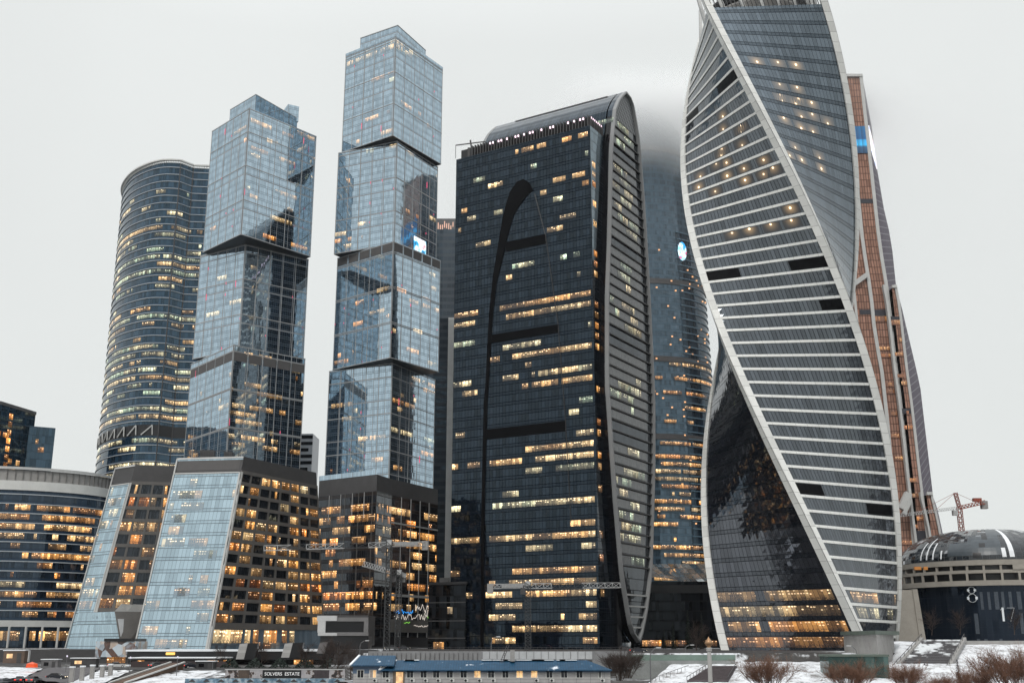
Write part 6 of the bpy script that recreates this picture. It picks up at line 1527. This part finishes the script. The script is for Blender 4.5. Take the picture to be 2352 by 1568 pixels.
coat = plain('dark_coat', (.02, .02, .028), .8, .2, 4)
def on_steps(u, v):
    A, C0 = at(2110, 1541, 297), at(2165, 1468, 326); k = (1541-v)/73; p = A.lerp(C0, k); q = at(u, v, p.y); return (q.x, q.y, q.z)
person('person in a dark coat walking up the snowy steps', on_steps(2125, 1538), .4, coat); person('person in a dark hat close behind another on the snowy steps', on_steps(2131, 1540), -.3, plain('black_coat', (.012, .012, .015), .8, .2, 4))

# ---------------------------------------------------------------- plants
bark = plain('bark', (.05, .035, .028), .9, .3, 3); twig = plain('twig_red_brown', (.23, .125, .085), .9, .45, .9); twig2 = plain('twig_grey_brown', (.06, .042, .036), .9, .4, .9)
needle = plain('needles', (.010, .018, .013), .9, .5, .8)
def twigs(b, base, d, L_, r, depth, rnd, cur=.25, wd=None):
    """a branching spray of thin crossed blades"""
    p = V(base); dirn = V(d).normalized(); seg = 3
    for i in range(seg):
        q = p+dirn*(L_/seg); s = dirn.cross(V((rnd.uniform(-1, 1), rnd.uniform(-1, 1), rnd.uniform(-.3, .3)))).normalized()*r*(1-.2*i)
        b.poly([p-s, p+s, q+s*.8, q-s*.8], [(0, 0)]*4)
        t = dirn.cross(s).normalized()*r*(1-.2*i); b.poly([p-t, p+t, q+t*.8, q-t*.8], [(0, 0)]*4)
        if depth > 0:
            for _ in range(2 if depth > 1 else 3):
                nd = (dirn+V((rnd.gauss(0, .45), rnd.gauss(0, .45), rnd.gauss(.1, .3)))).normalized(); twigs(b, q, nd, L_*rnd.uniform(.5, .75), r*.6, depth-1, rnd, cur)
        p = q; dirn = (dirn+V((rnd.gauss(0, cur), rnd.gauss(0, cur), rnd.gauss(.02, cur*.6)))).normalized()
def shrub(seed, h, w_, stems, mat):
    rnd = random.Random(seed); b = MB(); s = MB()
    for k in range(stems):
        a = rnd.uniform(0, 2*pi); r = rnd.uniform(0, w_*.22); base = V((r*cos(a), r*sin(a), 0)); lean = V((cos(a)*rnd.uniform(.0, .75)*w_/h, sin(a)*rnd.uniform(0, .75)*w_/h, 1))
        hh = h*rnd.uniform(.35, .55); s.tube([base, base+lean*hh*.5, base+lean*hh+V((rnd.gauss(0, .1), rnd.gauss(0, .1), 0))], [.07, .05, .03], 5)
        for j in range(4): twigs(b, base+lean*hh*(.45+.18*j), (lean.x+rnd.gauss(0, .35), lean.y+rnd.gauss(0, .35), 1), h*rnd.uniform(.28, .44), .034, 2, rnd)
    return s, b
def plant(name, label, cat, loc, parts, group): 
    t = thing(name, label, cat, (0, 0, 0), group)
    for nm, mb, m_ in parts: mb.build(nm, m_, t)
    t.location = loc; return t
def place(u, v, Y): p = at(u, v, Y); return (p.x, p.y, p.z)
s_, b_ = shrub(1, 6.6, 9.0, 30, twig)
sh = plant('willow_shrub', 'bare red brown willow shrub in front of the twisted tower entrance', 'shrub', place(1765, 1590, 236), (('stems', s_, bark), ('twigs', b_, twig)), 'bare willow shrubs')
s_, b_ = shrub(2, 5.8, 8.5, 30, twig)
sh2 = plant('willow_shrub', 'dense rusty brown willow shrub beneath the green glass pavilion', 'shrub', place(1955, 1592, 232), (('stems', s_, bark), ('twigs', b_, twig)), 'bare willow shrubs')
dup(sh, place(2085, 1592, 238), 1.1, 'sparse brown willow shrub below the snow dusted steps', .85)
dup(sh2, place(2168, 1600, 240), 2.0, 'small low brown shrub left of the dark little spruce', .7)
dup(sh, place(2240, 1600, 236), 4.4, 'brown shrub right beside the dark little spruce', .8)
dup(sh2, place(2330, 1600, 226), .7, 'tallest dark brown shrub in the bottom right corner', 1.45)
s_, b_ = shrub(5, 5, 5, 14, twig2)
s3_ = plant('bare_shrub', 'small bare shrub at the right end of the blue roofed house', 'shrub', place(1425, 1562, 262), (('stems', s_, bark), ('twigs', b_, twig2)), 'small bare shrubs')
dup(s3_, place(1440, 1556, 266), 2, 'taller bare shrub against the granite wall corner', 1.15); dup(s3_, place(1408, 1545, 300), 4, 'bare shrub on the slope between the house gable and the pale wall', .9)
def tree(seed, h):
    rnd = random.Random(seed); tk, b = MB(), MB(); pts = [V((0, 0, 0))]; 
    for i in range(5): pts.append(pts[-1]+V((rnd.gauss(0, .15), rnd.gauss(0, .15), h*.14)))
    tk.tube(pts, [.22, .19, .16, .12, .09, .05], 7)
    for i in range(26):
        t = rnd.uniform(.3, 1); p = pts[min(5, int(t*5))]; a = rnd.uniform(0, 2*pi); d = V((cos(a), sin(a), rnd.uniform(.5, 1.6)))
        twigs(b, p, d, h*rnd.uniform(.16, .3), .035, 2, rnd)
    return tk, b
tk, b_ = tree(3, 10)
t1_ = plant('bare_tree', 'bare dark tree in front of the right end of the terrace building', 'tree', place(752, 1558, 285), (('trunk', tk, bark), ('crown', b_, twig2)), 'bare trees')
for u, v, Y, rz, lab, s in ((778, 1562, 280, 1.2, 'bare dark tree beside the printed boards, left of the house', 1.0), (806, 1560, 292, 2.4, 'bare dark tree right behind the left gable of the house', .9), (600, 1535, 330, 3, 'bare tree among dark bushes below the slanted pylons', .75), (505, 1535, 330, 4, 'bare tree at the end of the curved canopy', .7), (700, 1540, 320, 5, 'bare tree below the right slanted pylon', .8)):
    dup(t1_, place(u, v, Y), rz, lab, s)
def conifer(seed, h, r):
    rnd = random.Random(seed); tk, b = MB(), MB(); tk.tube([(0, 0, 0), (0, 0, h*.95)], [.22, .03], 6); n = int(h*2.6)
    for i in range(n):
        z = h*(.08+.9*i/n); rr_ = r*(1-(i/n))**.9+.15
        for k in range(12):
            a = rnd.uniform(0, 2*pi); R_ = rr_*rnd.uniform(.6, 1.1); t = V((R_*cos(a), R_*sin(a), z-R_*.45)); s = V((-sin(a), cos(a), 0))*R_*.22
            for q in range(3): m_ = V((0, 0, z)).lerp(t, .35+.3*q); ss = s*(1.2-.3*q); b.poly([m_+ss, m_-ss, t+V((rnd.gauss(0, .1), rnd.gauss(0, .1), rnd.gauss(0, .15)))], [(0, 0)]*3)
    return tk, b
tk, b_ = conifer(4, 18, 2.4)
c1 = plant('spruce_tree', 'tall narrow dark spruce in the gap between the two big towers', 'tree', place(1583, 1508, 440), (('trunk', tk, bark), ('crown', b_, needle)), 'spruces')
for u, Y, s, lab in ((1548, 450, .75, 'shorter dark spruce close to the arched tower, in the dark gap'), (1615, 445, .95, 'dark spruce touching the left edge of the twisted tower'), (1527, 460, .6, 'lowest dark spruce beside the foot of the lens shaped frame')): dup(c1, place(u, 1507, Y), Y, lab, s)
tk, b_ = conifer(9, 6, 1.0)
plant('spruce_tree', 'little dark spruce standing on the snow below the steps', 'tree', place(2204, 1572, 268), (('trunk', tk, bark), ('crown', b_, plain('blue_needles', (.012, .016, .028), .9, .4, 1))), 'spruces')
tk, b_ = tree(8, 12)
t2_ = plant('bare_tree', 'bare tree in the dark gap below the spruces', 'tree', place(1600, 1508, 380), (('trunk', tk, bark), ('crown', b_, twig2)), 'bare trees')
for u, v, Y, lab in ((2140, 1458, 400, 'bare tree before the dark glass wall left of the number 8'), (2205, 1457, 400, 'bare tree before the dark glass wall under the number 8'), (2330, 1457, 395, 'bare tree before the dark glass wall under the number 17')): dup(t2_, place(u, v, Y), Y, lab, .8)
# dark hedge under the terrace
lv = MB(); rnd = random.Random(77)
for k in range(3000):
    u = rnd.uniform(505, 760); Y = rnd.uniform(318, 334); p = at(u, 1536, Y); q = V((p.x, Y, p.z+rnd.uniform(-1, 3.0)*(.55+.45*sin(u*.11)))); s = V((rnd.gauss(0, 1), rnd.gauss(0, 1), rnd.gauss(0, 1))).normalized()*.28; t = s.orthogonal().normalized()*.25
    lv.poly([q-s, q+t, q+s, q-t], [(0, 0)]*4)
tag(lv.build('hedge', needle, None), 'dark hedge behind the SOLVERS ESTATE boards', 'hedge')

# ---------------------------------------------------------------- haze and the low cloud that hides the tower tops
def volume_box(nm, x0, x1, y0, y1, z0, z1, mat):
    b = MB(); b.prism([(x0, y0), (x1, y0), (x1, y1), (x0, y1)], z0, z1); o = b.build(nm, mat, None, kind='stuff'); return o
hz = NB('haze'); pv = hz.n.new('ShaderNodeVolumePrincipled'); pv.inputs['Color'].default_value = (.93, .97, 1, 1); pv.inputs['Density'].default_value = .00002; pv.inputs['Anisotropy'].default_value = .6
hz.t.links.new(pv.outputs[0], hz.out.inputs['Volume'])
volume_box('haze', -1200, 1200, -700, 1300, -4, 352, hz.mat)
cl = NB('low_cloud'); pv = cl.n.new('ShaderNodeVolumePrincipled'); pv.inputs['Color'].default_value = (1, 1, 1, 1); pv.inputs['Anisotropy'].default_value = .3
g_ = cl.n.new('ShaderNodeNewGeometry'); s_ = cl.n.new('ShaderNodeSeparateXYZ'); cl.t.links.new(g_.outputs['Position'], s_.inputs[0])
nz_ = cl.noise(.022, 3)
hh = cl.smooth(cl.m('ADD', s_.outputs[2], cl.m('MULTIPLY', cl.m('SUBTRACT', nz_, .5), 50.0)), 280, 342)
box_ = lambda i, a, b_, c, d: cl.m('MULTIPLY', cl.smooth(s_.outputs[i], a, b_), cl.smooth(s_.outputs[i], d, c))
core = cl.m('MULTIPLY', box_(0, 20, 62, 100, 150), .09)
core2 = cl.m('MULTIPLY', box_(0, 165, 198, 222, 262), .012)
core = cl.m('ADD', core, core2)
veil = cl.m('MULTIPLY', box_(0, -40, 30, 230, 330), .006)
mist = cl.m('MULTIPLY', cl.smooth(s_.outputs[2], 90, 250), .0018)
hh = cl.m('MULTIPLY', hh, cl.smooth(s_.outputs[2], 350.5, 330))
dens_ = cl.m('MULTIPLY', cl.m('ADD', cl.m('MULTIPLY', hh, cl.m('ADD', core, veil)), mist), box_(1, 585, 612, 660, 700))
cl.t.links.new(dens_, pv.inputs['Density']); cl.t.links.new(pv.outputs[0], cl.out.inputs['Volume'])
volume_box('low_cloud', -40, 330, 585, 700, 90, 351, cl.mat)
# ---------------------------------------------------------------- clutter on the lower left embankment
hut_m = plain('hut_grey', (.16, .155, .16), .7, .3, .6)
def hut(u, v, Y, wd, ht, label, mat, lit_=False):
    p = at(u, v, Y); t = thing('site_hut', label, 'hut', tuple(p), 'huts on the left embankment')
    b = MB(); b.box((p.x, Y+1.2, p.z+ht/2), (wd, 2.4, ht)); b.build('body', mat, t)
    b = MB(); b.box((p.x, Y+1.2, p.z+ht+.12), (wd+.4, 2.8, .22)); b.build('roof_snow', M['snow'], t)
    b = MB(); b.box((p.x-wd*.2, Y-.03, p.z+ht*.58), (wd*.28, .08, ht*.36)); b.build('window', lampm if lit_ else M['black_gloss'], t)
    b = MB(); b.box((p.x+wd*.25, Y-.03, p.z+ht*.42), (wd*.2, .08, ht*.8)); b.build('door', M['dark_grey'], t)
hut(112, 1537, 318, 4.5, 2.6, 'small grey hut with a dark window beside the red tent, by the round office', hut_m)
hut(30, 1522, 330, 6, 3.4, 'wide brown hut with a glowing window at the left edge', plain('hut_brown', (.12, .08, .06), .7, .3, .6), True)
hut(190, 1532, 322, 7, 2.4, 'long low dark hut behind the stone posts', plain('hut_dark', (.05, .048, .05), .7, .3, .6), True)
hut(470, 1538, 312, 5, 2.2, 'dark hut at the end of the snow bank left of the dark boards', plain('hut_black', (.03, .03, .032), .7, .3, .6))
pyl = thing('white_pylon', 'plain pale upright slab with a dark side before the round office', 'pylon', tuple(at(56, 1520, 350)))
p = at(52, 1519, 350); zt_ = at(52, 1492, 350).z
b = MB(); b.box((p.x+.4, 350, (p.z+zt_)/2), (3.0, 1.0, zt_-p.z)); b.build('white_face', wf_, pyl)
b = MB(); b.box((p.x-2.2, 350.2, (p.z+zt_)/2-.3), (2.1, 1.0, zt_-p.z-.6)); b.build('dark_side', M['black'], pyl)
for i, (u, v, Y, c, lab) in enumerate(((130, 1560, 276, 'dark', 'dark parked car half way down the grey path at lower left'), (268, 1533, 306, 'white', 'pale parked car near the head of the brown ramp'), (440, 1534, 318, 'dark', 'dark parked car under the curved canopy'), (360, 1533, 316, 'grey', 'grey parked car under the red brown wall'))):
    p = at(u, v, Y); make_car(lab, (p.x, Y, max(p.z, glz(Y))+.05), car_m[c], .3*i)
for k, (u, v, Y) in enumerate(((150, 1548, 290), (296, 1552, 286), (405, 1551, 284))):
    p = at(u, v, Y); t = thing('lamp_post', ('thin dark lamp post on the grey path by the stone posts', 'thin dark lamp post beside the brown ramp', 'thin dark lamp post on the snow right of the brown ramp')[k], 'lamp post', tuple(p), 'thin lamp posts')
    b = MB(); b.tube([p, p+V((0, 0, 4.2))], [.09, .06], 6); b.build('pole', lampg, t); b = MB(); b.tube([p+V((0, 0, 4.2)), p+V((0, 0, 4.65))], [.22, .16], 8); b.build('lantern', glow('lantern_white', (.9, .85, 1), .9), t)
